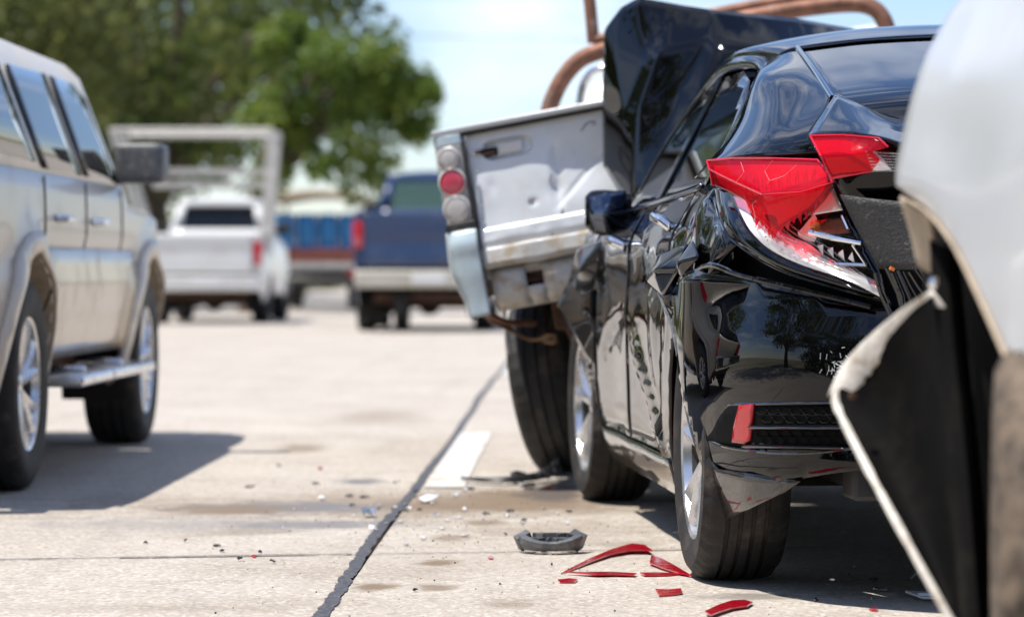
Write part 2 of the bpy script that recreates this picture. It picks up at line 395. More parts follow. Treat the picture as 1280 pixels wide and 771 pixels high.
def fill(mb, poly, res, lift, resy=None):
    """mesh the inside of a 2-D outline and lift it on to a surface"""
    ry = resy or res
    poly = [tuple(p[:2]) for p in poly]
    q = []; n = len(poly)
    for i in range(n):
        a, b = poly[i], poly[(i+1) % n]
        k = max(1, int(math.ceil(max(abs(b[0]-a[0])/res, abs(b[1]-a[1])/ry))))
        for j in range(k): q.append((a[0]+(b[0]-a[0])*j/k, a[1]+(b[1]-a[1])*j/k))
    nb = len(q)
    x0, x1 = min(p[0] for p in q), max(p[0] for p in q); y0, y1 = min(p[1] for p in q), max(p[1] for p in q)
    pts = list(q); sq = [(x/res, y/ry) for x, y in q]
    nx, ny = int((x1-x0)/res)+1, int((y1-y0)/ry)+1
    for i in range(nx+1):
        for j in range(ny+1):
            x, y = x0+i*res, y0+j*ry
            if inside(q, x, y) and dist_poly(sq, x/res, y/ry) > .45: pts.append((x, y))
    vs, es, fs, *_ = delaunay_2d_cdt([Vector((x/res, y/ry)) for x, y in pts], [(i, (i+1) % nb) for i in range(nb)], [], 1, 1e-5)
    return mb.add([lift(v.x*res, v.y*ry) for v in vs], [tuple(f) for f in fs])
def arc(cx, cz, r, a0, a1, n=14):
    return [(cx+r*math.cos(R(a0+(a1-a0)*i/n)), cz+r*math.sin(R(a0+(a1-a0)*i/n))) for i in range(n+1)]
def smooth01(a, b, x):
    t = max(0, min(1, (x-a)/(b-a))); return t*t*(3-2*t)

# ------------------------------------------------------------------ wheels
def make_wheel(parent, loc, Rt, W, Rr, side, style='alloy', rubber='rubber', steer=0, name='wheel', seg=90, ribs=4, detail=True, spokes=5, camber=0, rimmat=None, groove=(.006, .008), slot=.007):
    """wheel (a part) > tyre, rim, brake_disc; the axle runs along x, the outer face looks to side (-1 left, 1 right)"""
    h = W/2
    prof = [(h*.80, Rr-.004), (h*.93, Rr+.010), (h*1.02, Rr+(Rt-Rr)*.42), (h*1.0, Rr+(Rt-Rr)*.72), (h*.93, Rt-.020), (h*.84, Rt-.007), (h*.74, Rt-.002)]
    top = []
    for i in range(ribs):
        x = h*.74-(i+.5)*(h*1.48/ribs) + h*.74/ribs*0
        xa = h*.74-(i+1)*(h*1.48/(ribs+1))
        top += [(xa+groove[0], Rt), (xa+groove[0]-.001, Rt-groove[1]), (xa-groove[0]+.001, Rt-groove[1]), (xa-groove[0], Rt)]
    prof = prof+top+[(-x, r) for x, r in reversed(prof)]
    m = MB(); m.lathe(prof, seg)
    npf = len(prof)
    if detail:                      # shoulder slots across the tread
        for k in range(seg):
            if k % 3 == 0:
                for i in (4, 5, 6, npf-7, npf-6, npf-5):
                    x, y, z = m.v[k*npf+i]; r = math.hypot(y, z); f = (r-slot)/r
                    m.v[k*npf+i] = (x, y*f, z*f)
    def link(o, par, l=None):
        o.parent = par
        return o
    t = m.build('tyre', rubber, None, angle=32)
    # the wheel itself: the rim casting carries tyre and disc
    s = side
    w = MB()
    b = [(s*h*.86, Rr+.008), (s*h*.90, Rr+.004), (s*h*.86, Rr-.006), (s*h*.66, Rr-.014)]
    w.lathe(b, 60)
    hub = .030 if style == 'alloy' else .06
    w.lathe([(s*h*.70, 0), (s*h*.70, hub*.7), (s*h*.66, hub), (s*h*.58, hub*1.8), (s*h*.30, hub*2.0), (s*h*.1, hub*2)], 30)
    if style == 'alloy':
        for k in range(spokes):
            a0 = 2*PI*k/spokes+.25
            for off, tw in ((-.17, .0), (.17, .0)):
                pts = []
                for q, (rr, wd, xx) in enumerate(((.040, .024, .62), (Rr*.45, .022, .74), (Rr*.75, .023, .80), (Rr-.008, .032, .82))):
                    a = a0+off*(.55+.9*rr/Rr)+(.16*rr/Rr)
                    c = Vector((0, math.cos(a), math.sin(a))); tn = Vector((0, -math.sin(a), math.cos(a)))
                    x = s*h*xx
                    pts.append([c*rr-tn*wd+Vector((x-s*.028, 0, 0)), c*rr-tn*wd*.75+Vector((x-s*.004, 0, 0)), c*rr+tn*wd*.15+Vector((x+s*.006, 0, 0)), c*rr+tn*wd+Vector((x-s*.010, 0, 0)), c*rr+tn*wd*.9+Vector((x-s*.032, 0, 0))])
                vs = [v for r_ in pts for v in r_]
                w.add(vs, [(i*5+j, i*5+j+1, i*5+5+j+1, i*5+5+j) for i in range(3) for j in range(4)])
        for k in range(5):
            a = 2*PI*k/5
            w.lathe([(s*h*.62, 0.0), (s*h*.61, .006), (s*h*.4, .009)], 8, c=(0, .052*math.cos(a), .052*math.sin(a)))
    else:
        # pressed steel disc with holes suggested by dished lobes
        for k in range(8):
            a = 2*PI*k/8
            c = Vector((0, math.cos(a), math.sin(a))); tn = Vector((0, -math.sin(a), math.cos(a)))
            w.add([c*.10-tn*.035+Vector((s*h*.45, 0, 0)), c*.10+tn*.035+Vector((s*h*.45, 0, 0)), c*(Rr-.02)+tn*.055+Vector((s*h*.3, 0, 0)), c*(Rr-.02)-tn*.055+Vector((s*h*.3, 0, 0))], [(0, 1, 2, 3)])
    r = w.build(name, rimmat or ('alloy' if style == 'alloy' else 'dark_metal'), parent, angle=35)
    r.location = loc; r.rotation_euler = (0, camber, steer)
    t.parent = r
    d = MB(); d.lathe([(s*h*.05, .03), (s*h*.05, Rr*.72), (-s*.01, Rr*.72), (-s*.01, .03)], 40); d.lathe([(-h*.6*s, 0), (-h*.6*s, Rr-.04), (-h*.45*s, Rr-.045)], 30)
    dd = d.build('brake_disc', 'brake_metal', None); dd.parent = r
    d = MB(); d.lathe([(s*h*.67, Rr-.013), (s*h*.5, Rr-.026), (s*h*.2, Rr-.035), (-s*h*.5, Rr-.03), (-s*h*.8, Rr)], 48); dd = d.build('rim_barrel', 'alloy_dark', None); dd.parent = r
    return r

# ------------------------------------------------------------------ the setting: ground, road, markings
BR, GY, DK = (.20, .145, .095), (.17, .165, .17), (.10, .08, .065)
STAINS = []
for (px, py, rx, ry, col, amt) in [(540, 632, 1.2, .55, BR, .36), (250, 655, .5, .3, GY, .25), (700, 660, .3, .3, BR, .2), (655, 624, .30, .55, BR, .95), (690, 618, .10, .35, DK, .7), (480, 700, .5, .5, BR, .12), (570, 632, .34, .22, BR, .6), (350, 634, .34, .26, GY, .6), (290, 636, .2, .2, BR, .5), (400, 655, .28, .16, GY, .45), (448, 602, .09, .16, GY, .75), (548, 703, .055, .09, BR, .6), (470, 733, .055, .10, BR, .6), (545, 734, .05, .08, BR, .5),
        (640, 755, .07, .10, BR, .35), (610, 653, .07, .14, BR, .5), (560, 672, .05, .10, BR, .45), (300, 665, .12, .12, BR, .25), (780, 680, .10, .12, BR, .3), (380, 560, .12, .4, BR, .45), (470, 520, .25, .8, BR, .3), (700, 610, .12, .4, DK, .6), (935, 745, .12, .08, DK, .35), (180, 760, .3, .1, BR, .18), (560, 560, .4, 1.2, BR, .12)]:
    g_ = G(px, py); STAINS.append((g_.x, g_.y, rx*1.35, ry*1.35, col, amt))
concrete_mat()
m = MB(); m.add([(-2500, -2500, -.10), (2500, -2500, -.10), (2500, 5000, -.10), (-2500, 5000, -.10)], [(0, 1, 2, 3)])
tag(m.build('ground', 'ash_ground', smooth=False), kind='structure')
m = MB(); m.add([(-10.7, -60, -.062), (6.6, -60, -.062), (6.6, 420, -.062), (-10.7, 420, -.062)], [(0, 1, 2, 3)])
road = tag(m.build('road', 'tar', smooth=False), kind='structure')
LX = [-10.6, -7.6, -4.08, -.558, 2.95, 6.5]
LY = [-60, -21.5, -11.5, -1.5, 8.5, 33.0, 58, 83, 108, 158, 258, 420]
SK = -.165                             # the cross joints run a little askew
gap = .006
for i in range(len(LX)-1):
    for j in range(len(LY)-1):
        x0, x1 = LX[i]+gap, LX[i+1]-gap; y0, y1 = LY[j]+gap, LY[j+1]-gap
        sk = lambda x: -SK*(x+.3)
        vs = [(x0, y0+sk(x0)), (x1, y0+sk(x1)), (x1, y1+sk(x1)), (x0, y1+sk(x0))]
        m = MB(); e = .006
        cxm, cym = (x0+x1)/2, (y0+y1)/2
        m.add([(x, y, -.06) for x, y in vs]+[(x, y, -e) for x, y in vs]+[(x+(e if x < cxm else -e), y+(e if y < cym else -e), 0) for x, y in vs],
              [(0, 1, 5, 4), (1, 2, 6, 5), (2, 3, 7, 6), (3, 0, 4, 7), (4, 5, 9, 8), (5, 6, 10, 9), (6, 7, 11, 10), (7, 4, 8, 11), (8, 9, 10, 11)])
        m.build('concrete_slab', 'concrete', road, smooth=False)
def ragged_strip(name, pts, w, z, mt, parent, step=.03, rough=.35, freq=9.0, seed=0):
    m = MB(); L, Rr_ = [], []
    c = []
    for i in range(len(pts)-1):
        a, b = Vector(pts[i]), Vector(pts[i+1]); k = max(1, int((b-a).length/step))
        c += [a.lerp(b, q/k) for q in range(k)]
    c.append(Vector(pts[-1]))
    vs = []
    for i, p in enumerate(c):
        t = (c[min(i+1, len(c)-1)]-c[max(i-1, 0)]).normalized(); n = Vector((-t.y, t.x, 0))
        a = w*(.5+rough*pnoise(Vector((i*step*freq, seed, 0)))+rough*.7*pnoise(Vector((i*step*freq*4, seed+5, 0))))
        b = w*(.5+rough*pnoise(Vector((i*step*freq, seed+9, 3)))+rough*.7*pnoise(Vector((i*step*freq*4, seed+15, 3))))
        vs += [(p.x-n.x*max(a, .1*w), p.y-n.y*max(a, .1*w), z), (p.x+n.x*max(b, .1*w), p.y+n.y*max(b, .1*w), z)]
    m.add(vs, [(2*i, 2*i+1, 2*i+3, 2*i+2) for i in range(len(c)-1)])
    return m.build(name, mt, parent, smooth=False)
wig = [(-.558+.012*math.sin(y*.55)+.006*math.sin(y*1.9), y, 0) for y in [-2+k*.5 for k in range(150)]]
ragged_strip('tar_joint', wig, .034, .003, 'tar', road, .025, .34, 7)
ragged_strip('tar_joint', [(x, 8.5-SK*(x+.3)+.008*math.sin(x*5), 0) for x in [-4.0+.1*k for k in range(35)]], .020, .0032, 'tar', road, .02, .5, 8, 3)
ragged_strip('tar_joint', [(x, 8.5-SK*(x+.3)+.006*math.sin(x*6), 0) for x in [-.53+.1*k for k in range(34)]], .012, .0034, 'tar', road, .02, .6, 8, 30)
for y in (33.0,):
    ragged_strip('tar_joint', [(x, y-SK*(x+.3), 0) for x in [-4.0+.2*k for k in range(35)]], .02, .003, 'tar', road, .05, .5, 3, y)
for y0 in (11.05, 23.05, 35.05, 47.05, 59.05, 71.05, -.95):
    m = MB(); rows = []
    n_ = 40
    vs = []
    for k in range(n_+1):
        y = y0+3.8*k/n_
        vs += [(-.530+.004*pnoise(Vector((y*6, 1, 0))), y, .0045), (-.385+.004*pnoise(Vector((y*6, 7, 0))), y, .0045)]
    m.add(vs, [(2*i, 2*i+1, 2*i+3, 2*i+2) for i in range(n_)])
    m.build('lane_dash', 'line_paint', road, smooth=False)
for x in (-7.4, 6.2):
    ragged_strip('edge_line', [(x, y, 0) for y in range(-40, 300, 4)], .12, .0045, 'line_paint', road, 1.0, .04, 3, x)

# ------------------------------------------------------------------ trees
def make_tree(name, loc, h, rx, rz, base, leafmat, label, nclump=70, per=260, leaf=.16, seed=1, group=None, lean=(0, 0)):
    rnd = random.Random(seed)
    root = Frame(name, loc, 0, label=label, cat='tree', group=group)
    m = MB()
    cz = base+rz
    fork = base*.8+.3
    m.tube([(0, 0, -.15), (.05, .03, fork*.5), (.02, .1, fork)], [h*.035, h*.026, h*.022], 10)
    lim = []
    for k in range(9):
        a = 2*PI*k/9+rnd.uniform(-.3, .3); q = rnd.uniform(.45, .85)
        e = Vector((lean[0]+rx*q*math.cos(a), lean[1]+rx*q*math.sin(a), cz+rz*rnd.uniform(-.45, .65)))
        mid = Vector((e.x*.4, e.y*.4, fork+(e.z-fork)*.6))
        m.tube([(.02, .1, fork*.95), mid, e], [h*.015, h*.009, h*.003], 7); lim.append((mid, e))
    m.build('trunk', 'bark', root)
    vs, fs = [], []
    cl = []
    for k in range(nclump):
        while True:
            p = Vector((rnd.uniform(-1, 1), rnd.uniform(-1, 1), rnd.uniform(-1, 1)))
            if .25 < p.length < 1: break
        p = p.normalized()*(p.length**.6)
        c = Vector((lean[0]*(.4+.6*abs(p.x))+p.x*rx, lean[1]*.5+p.y*rx, cz+p.z*rz))
        cl.append((c, rnd.uniform(.14, .34)*min(rx, rz*1.3)))
    for (mid, e) in lim: cl.append((e, .3*rx))
    for c, cr_ in cl:
        for q in range(per):
            d = Vector((rnd.gauss(0, 1), rnd.gauss(0, 1), rnd.gauss(0, .7)))
            d = d.normalized()*cr_*(rnd.random()**.45)
            p = c+d
            n = (d.normalized()*.5+Vector((rnd.gauss(0, .6), rnd.gauss(0, .6), rnd.gauss(.4, .6)))).normalized()
            t = n.cross(Vector((rnd.random()-.5, rnd.random()-.5, rnd.random()-.5))).normalized(); b = n.cross(t)
            l = leaf*rnd.uniform(.6, 1.3); w = l*.5
            k = len(vs)
            vs += [p-t*l, p-b*w+n*l*.1, p+t*l, p+b*w+n*l*.1]
            fs.append((k, k+1, k+2, k+3))
    m = MB(); m.add(vs, fs); me = bpy.data.meshes.new('crown'); me.from_pydata([tuple(v) for v in vs], [], fs); me.materials.append(MATS[leafmat])
    o = bpy.data.objects.new('crown', me); scene.collection.objects.link(o); o.parent = root.o
    return root
def copy_tree(root, loc, rz, sc, label):
    r = root.o.copy(); scene.collection.objects.link(r); r.matrix_world = Matrix.Translation(loc) @ Matrix.Rotation(rz, 4, 'Z') @ Matrix.Scale(sc, 4)
    r['label'] = label
    for ch in root.o.children:
        c = ch.copy(); scene.collection.objects.link(c); c.parent = r
    return r
TG = 'trees along the roadside'
t1 = make_tree('roadside_tree', (-9.7, 72, -.1), 13, 5.6, 4.9, 2.7, 'leaves_dark', 'large dark green tree behind the white pickup with the rack', 95, 130, .17, 3, TG)
t2 = make_tree('roadside_tree', (-6.0, 58, -.1), 8.5, 1.75, 1.65, 2.3, 'leaves_bright', 'smaller bright yellow-green tree between white rack pickup and blue loaded truck', 34, 190, .11, 21, TG, lean=(1.8, 0))
t3 = make_tree('roadside_tree', (-13.2, 60, -.1), 12, 4.6, 4.3, 2.2, 'leaves_olive', 'olive green tree rising behind the beige silver off-roader', 85, 125, .15, 14, TG)
copy_tree(t1, (-13.5, 88, -.1), 2.1, .95, 'dark tree farther down the road behind the bright green one')
copy_tree(t1, (-16, 98, -.1), 4.0, 1.15, 'tall dark tree at the back of the roadside clump')
copy_tree(t3, (-12.5, 38, -.1), 1.0, .8, 'olive tree at the verge ahead of the beige silver off-roader')
copy_tree(t1, (-14.5, 24, -.1), 1.3, .8, 'dark tree on the verge to the left of the off-roader')
copy_tree(t3, (-13.0, 9, -.1), 3.3, .95, 'olive tree on the verge level with the wrecked cars')
copy_tree(t1, (-15.5, -8, -.1), 5.3, .85, 'unseen dark tree added on the verge behind the viewer')  # out of view, added for the reflections in the black car
for k, (x, y, a_, sc_) in enumerate([(-12.6, -3, 1.1, .8), (-13.4, -13, 2.0, .9), (-12.4, -18, .3, .85), (-13.0, -24, 4.0, .95), (-12.2, -31, 2.6, .9), (-12.8, -40, 5.1, 1.0), (-14.5, 2, 3.0, .85)]):
    copy_tree(t3, (x, y, -.1), a_, sc_, ('unseen olive tree in the row added along the verge behind the viewer'))  # unseen row, added so the black bumper reflects dark foliage
copy_tree(t1, (10.5, -24, -.1), 2.3, .9, 'unseen dark tree added on the right verge behind the viewer')  # this and the next are unseen, added for reflections in the car
copy_tree(t3, (9.8, -34, -.1), 4.4, 1.0, 'unseen olive tree added on the right verge behind the viewer')
# low scrub at the far verge
def make_bush(loc, r, seed, label):
    rnd = random.Random(seed); vs, fs = [], []
    root = Frame('roadside_shrub', loc, 0, label=label, cat='shrub', group='shrubs on the far verge')
    m = MB()
    for k in range(7):
        a = 2*PI*k/7; m.tube([(0, 0, -.05), (r*.4*math.cos(a), r*.4*math.sin(a), r*.6), (r*.8*math.cos(a), r*.8*math.sin(a), r*.9)], [.03, .02, .008], 6)
    m.build('stem', 'bark', root)
    for k in range(26):
        c = Vector((rnd.uniform(-1, 1)*r, rnd.uniform(-1, 1)*r, rnd.uniform(.15, .95)*r)); cr_ = r*rnd.uniform(.25, .45)
        for q in range(130):
            d = Vector((rnd.gauss(0, 1), rnd.gauss(0, 1), rnd.gauss(0, 1))).normalized()*cr_*(rnd.random()**.5); p = c+d
            n = Vector((rnd.gauss(0, 1), rnd.gauss(0, 1), rnd.gauss(.5, 1))).normalized(); t = n.cross(Vector((rnd.random()-.5, .3, rnd.random()))).normalized(); b = n.cross(t)
            l = .09*rnd.uniform(.6, 1.4); i = len(vs); vs += [p-t*l, p-b*l*.5, p+t*l, p+b*l*.5]; fs.append((i, i+1, i+2, i+3))
    me = bpy.data.meshes.new('foliage'); me.from_pydata([tuple(v) for v in vs], [], fs); me.materials.append(MATS['leaves_olive'])
    o = bpy.data.objects.new('foliage', me); scene.collection.objects.link(o); o.parent = root.o
    return root
b0 = make_bush((-9.6, 92, -.1), 1.5, 1, 'leafy shrub on the far verge beyond the parked pickups')
for k, (x, y, s) in enumerate([(-13, 70, 1.1), (-11.2, 108, 1.2), (-8.6, 132, 1.3), (-16, 60, 1.0), (-9.5, 160, 1.6), (-7.8, 200, 1.7), (-12, 190, 2.2), (-14.5, 130, 1.8), (-11.8, 84, .9), (-13.4, 50, .9)]):
    copy_tree(b0, (x, y, -.1), k*1.3, s, 'leafy shrub on the far verge beyond the parked pickups')
for k, (x, y, s) in enumerate([(-13, -9, 1.9), (-9.5, -16, 1.8), (-12.5, -14, 2.0), (9.2, -20, 1.9), (-15, -3, 1.7), (-13.5, 3, 1.6)]):
    o = copy_tree(b0, (x, y, -.1), k*1.7, s, 'unseen broad leafy shrub added under the trees behind the viewer'); o['group'] = 'added shrubs behind the viewer'  # unseen, added to merge the tree outlines reflected in the bumper
# overhead wire across the sky
m = MB(); m.tube([(-60+4*k, 120+.9*k, 11.35-.55*math.sin(PI*k/30)) for k in range(31)], .018, 6)
tag(m.build('power_cable', 'power_cable'), 'thin dark overhead cable crossing the pale sky', 'cable')
for (x, y) in ((-60, 120), (60, 147)):
    m = MB(); m.tube([(x, y, -.2), (x, y, 12)], [.16, .11], 10); m.box((x, y, 11.2), (1.6, .1, .12)); m.box((x, y, 11.32), (.08, .08, .14))
    tag(m.build('utility_pole', 'weathered_wood', bevel=.01), 'weathered utility pole carrying the overhead cable at its %s end' % ('left' if x < 0 else 'right'), 'utility pole')

# ------------------------------------------------------------------ the black saloon (front and rear wrecked)
CV = Frame('black_saloon_car', (1.186, 7.884, 0), R(5.4), label='glossy black saloon car crushed at both ends with its bonnet folded up', cat='car')
HW = [(.10, .80), (.20, .855), (.30, .885), (.45, .897), (.62, .902), (.70, .898), (.80, .893), (.86, .886), (.90, .866), (.96, .832), (1.02, .800), (1.10, .755), (1.2, .70)]
UR = [(.10, .74), (.20, .86), (.28, .955), (.335, .985), (.36, .962), (.45, .975), (.57, .990), (.600, .993), (.608, .993), (.622, .983), (.70, .938), (.78, .915), (.9, .925), (1.0, .94), (1.06, .90), (1.12, .82), (1.2, .70)]
NS = 2.7
hw = lambda z: interp(HW, z)
ur = lambda z: interp(UR, z)
def tap(u): return 1-.14*smooth01(2.2, 3.8, u)
def dmg_left(s, z):
    """dents and folds of the left side, metres outwards"""
    d = 0.0
    g = lambda s0, z0, a, b, k: k*math.exp(-((s-s0)/a)**2-((z-z0)/b)**2)
    # crumpled quarter around the wheel arch and the lamp
    d += g(.10, .80, .16, .10, -.020)+g(.22, .70, .10, .05, .028)+g(-.20, .86, .12, .07, -.020)+g(.05, .93, .12, .04, .014)
    d += .010*max(0, 1-abs((s-.25)+.9*(z-.72))/.06)*math.exp(-((z-.72)/.13)**2)
    # dents along the doors
    d += g(1.0, .56, .34, .16, -.008)+g(.85, .40, .30, .10, -.010)+g(1.7, .55, .34, .2, -.010)+g(1.15, .78, .2, .06, -.010)+g(1.9, .80, .22, .06, .012)+g(.66, .66, .10, .14, .012)
    d += .020*max(0, 1-abs((z-.33)-.42*(s-.62))/.05)*smooth01(.5, .62, s)*smooth01(1.32, 1.05, s)
    d -= .010*max(0, 1-abs((z-.62)+.25*(s-1.6))/.03)*smooth01(1.38, 1.5, s)*smooth01(2.15, 1.9, s)
    d += .009*max(0, 1-abs((z-.74)-.5*(s-.75))/.025)*smooth01(.5, .62, s)*smooth01(1.2, .95, s)
    d += .003*pnoise(Vector((s*3.1, z*4.2, 2.2)))*smooth01(-.1, .3, s)
    # front wing folded out behind the front wheel
    f = smooth01(2.12, 2.5, s)
    d += f*(.055*math.exp(-((z-.70)/.16)**2)+.035*pnoise(Vector((s*5, z*6, 8)))+.02*abs(pnoise(Vector((s*9, z*9, 1)))))
    return d
def S(s, z, side=-1, off=0.0, dm=None):
    def raw(s, z):
        if s >= 0: return Vector((-hw(z)*tap(s), s, z))
        c, n = math.cos(-s), math.sin(-s); r = (abs(c)**NS+abs(n)**NS)**(-1/NS)
        return Vector((-hw(z)*c*r, -ur(z)*n*r, z))
    p = raw(s, z); e = .004
    nrm = (raw(s+e, z)-raw(s-e, z)).cross(raw(s, z+e)-raw(s, z-e))
    nrm = nrm.normalized() if nrm.length > 0 else Vector((-1, 0, 0))
    if nrm.dot(Vector((p.x, min(p.y, 0)-.001, 0))) < 0: nrm = -nrm
    d = off+(dm(s, z) if dm else 0)
    p = p+nrm*d
    if side > 0: p.x = -p.x
    return p
def SZ(px, py):
    """(s, z) of the body point seen at a picture position"""
    o = CV.I @ Vector((0, 0, CAMH)); d = (CV.I @ P(px, py, 10.0))-o
    t = .58
    while t < 1.3:
        p = o+d*t
        if .05 < p.z < 1.25:
            f = (abs(p.x)/(hw(p.z)*tap(max(p.y, 0))))**NS+(max(0, -p.y)/ur(p.z))**NS
            if f <= 1:
                if p.y >= 0: return (p.y, p.z)
                return (-math.atan2(-p.y/ur(p.z), -p.x/hw(p.z)), p.z)
        t += .0006
    return None
def poly_px(l): return [SZ(*p) for p in l]
BP = 'black_paint'
def side_part(name, poly, mt=BP, side=-1, res=.035, off=0.0, thick=.012, parent=CV, dm=True, angle=50, resy=None):
    m = MB(); fill(m, poly, res, lambda a, b: S(a, b, side, off, (dmg_left if callable(dm) is False and dm and side < 0 else (dm if callable(dm) else None))), resy)
    o = m.build(name, mt, parent, thick=0, angle=angle)
    if thick:
        s_ = o.modifiers.new('solid', 'SOLIDIFY'); s_.thickness = thick; s_.offset = 0
    return o
ARC_R = .345
belt = lambda u: .935+.03*(2.3-u)/2.3*1.6 if u > .2 else 1.0+.02*(.2-u)
q = .0035
def arc_pts(cx, r, a0, a1, n=16): return arc(cx, .325, r, a0, a1, n)
for side in (-1, 1):
    # doors
    fd = [(1.36, .285), (2.05, .285), (2.16, .34), (2.2, .45), (2.215, .70), (2.26, .90), (2.24, belt(2.24)), (1.9, belt(1.9)), (1.36, belt(1.36))]
    rd = [(1.353, .285), (1.353, belt(1.35)), (.9, belt(.9)), (.36, belt(.36)), (.385, .85), (.43, .70), (.47, .58), (.52, .46), (.58, .36), (.65, .285)]
    d1 = side_part('front_door', fd, side=side); d2 = side_part('rear_door', rd, side=side)
    side_part('side_sill', [(.50, .175), (2.18, .175), (2.18, .276), (.46, .276)], side=side, off=.004, mt='black_paint_dusty')
    # belt moulding
    side_part('belt_moulding', [(2.22, belt(2.2)+.003), (.30, belt(.3)+.003), (.30, belt(.3)+.020), (2.22, belt(2.2)+.018)], 'black_gloss', side, off=.006)
    for d, u0, z0 in ((d1, 1.50, .845), (d2, .53, .885)):
        m = MB(); c = S(u0, z0, side, .004, dmg_left if side < 0 else None)
        pts = [S(u0+du, z0+.006*k, side, oo, dmg_left if side < 0 else None) for k, (du, oo) in enumerate(((-.012, .004), (.0, .030), (.10, .044), (.19, .032), (.205, .004)))]
        m.tube(pts, [.011, .014, .015, .014, .010], 10)
        h = m.build('door_handle', 'chrome' if side < 0 else BP, d)
        m = MB(); m.lathe([(0, .0), (.004, .012), (.0, .016)], 12, 'X', c=S(u0-.035, z0-.004, side, .010, dmg_left if side < 0 else None)); m.build('lock_cover', 'chrome', d)
# quarter panels (lower): from the rear door to the lamp, round the wheel arch
ql = poly_px([(893, 246), (905, 285), (925, 305), (893, 328)])
arcq = arc_pts(0, ARC_R, 27, 93, 12)
qpoly = [(.575, .285)]+[(.60, .285), (.645, .279)]+[(.645, .282), (.575, .357), (.515, .458), (.465, .578), (.425, .70), (.380, .85), (.352, belt(.36))]
qpoly = [(.36, .40), (.40, .30), (.44, .18), (.49, .18), (.642, .279), (.574, .357), (.514, .458), (.463, .578), (.424, .70), (.379, .85), (.352, belt(.352)), (.1, belt(.1)), (-.05, 1.005), (-.19, 1.012)] + ql[0:3]+[(-.30, .765), (-.12, .742), (-.02, .735)]+[p for p in reversed(arc_pts(0, ARC_R+.004, 30, 92, 14))]
side_part('quarter_panel', qpoly, res=.028)
def sym(p): return p
side_part('quarter_panel', [(.36, .40), (.40, .30), (.44, .18), (.49, .18), (.642, .279), (.574, .357), (.514, .458), (.463, .578), (.424, .70), (.379, .85), (.352, belt(.352)), (.1, belt(.1)), (-.3, 1.0), (-.35, .8), (-.30, .73), (-.02, .70)]+list(reversed(arc_pts(0, ARC_R+.004, 30, 92, 14))), side=1, res=.05)
# folded flap of metal at the arch, bent proud of the quarter
fl = lambda px, py, off: S(*SZ(px, py), -1, off)
m = MB()
m.add([fl(838, 318, .03), fl(829, 352, .05), fl(845, 372, .035), fl(862, 340, .03), fl(866, 305, .012), fl(846, 340, .062)], [(0, 1, 5), (1, 2, 5), (2, 3, 5), (3, 4, 5), (4, 0, 5)])
m.build('folded_metal_flap', BP, CV, angle=180, sub=3, crease=.7, thick=.003)
m = MB()
m.add([fl(880, 322, .012), fl(866, 347, .03), fl(851, 336, .02), fl(870, 300, .008), fl(868, 330, .045)], [(0, 1, 4), (1, 2, 4), (2, 3, 4), (3, 0, 4)])
m.build('folded_metal_flap', BP, CV, angle=180, sub=3, crease=.7, thick=.003)
# bright torn lip of the wheel arch
lip = [fl(px, py, o_) for px, py, o_ in ((838, 362, .036), (846, 385, .032), (851, 404, .026), (857, 432, .024), (863, 470, .024), (871, 520, .022), (879, 556, .018), (888, 585, .014))]
m = MB(); m.tube(curve(lip, 4), .004, 6); m.build('wheel_arch_lip', 'grey_plastic', CV)
# rear bumper skin
dm_b = lambda s, z: .022*smooth01(-.38, -.12, s)+.006*pnoise(Vector((s*4, z*5, 1)))+(-.018*math.exp(-((s+.95)/.16)**2-((z-.60)/.07)**2))+.012*math.exp(-((s+.35)/.18)**2-((z-.5)/.10)**2)-.012*smooth01(.62, .70, z)*math.exp(-((s+.55)/.3)**2)
bl = poly_px([(862, 346), (893, 331), (930, 343), (985, 357), (1040, 371), (1092, 385)])
bot = poly_px([(900, 612), (938, 612), (990, 600), (1040, 592), (1090, 586)])
arcb = poly_px([(851, 366), (852, 400), (857, 432), (863, 470), (871, 520), (879, 556), (888, 585)])
right_end = [(-1.2, .70), (-PI/2, .70), (-1.95, .70), (-2.6, .72), (-2.9, .70)]
arcr = [(-PI+.0+abs(p[0])/.93, p[1]) for p in arc_pts(0, ARC_R, 100, 222, 14)]
bumper = bl+right_end+arcr+[(-2.72, .17), (-2.4, .20), (-PI/2, .22), (-1.2, .215)]+list(reversed(bot))+list(reversed(arcb))
rb = side_part('rear_bumper', bumper, BP, res=.036, dm=dm_b, thick=.008)
# lower valance, dusty, below the crease
hang = poly_px([(878, 560), (888, 566), (905, 592), (1000, 592), (1085, 578), (1085, 586), (1040, 594), (1000, 604), (960, 618)])
m = MB()
tor = [fl(884, 562, .012), fl(900, 606, .016), fl(914, 647, .022), fl(942, 632, .02), fl(985, 611, .014), fl(1003, 600, .006), fl(940, 590, .012), fl(905, 585, .016)]
m.add(tor, [(0, 1, 7), (1, 2, 3), (1, 3, 6, 7), (3, 4, 5, 6)])
to = m.build('torn_bumper_flap', 'black_paint_dusty', rb, angle=180, sub=2, crease=.6, thick=.004)
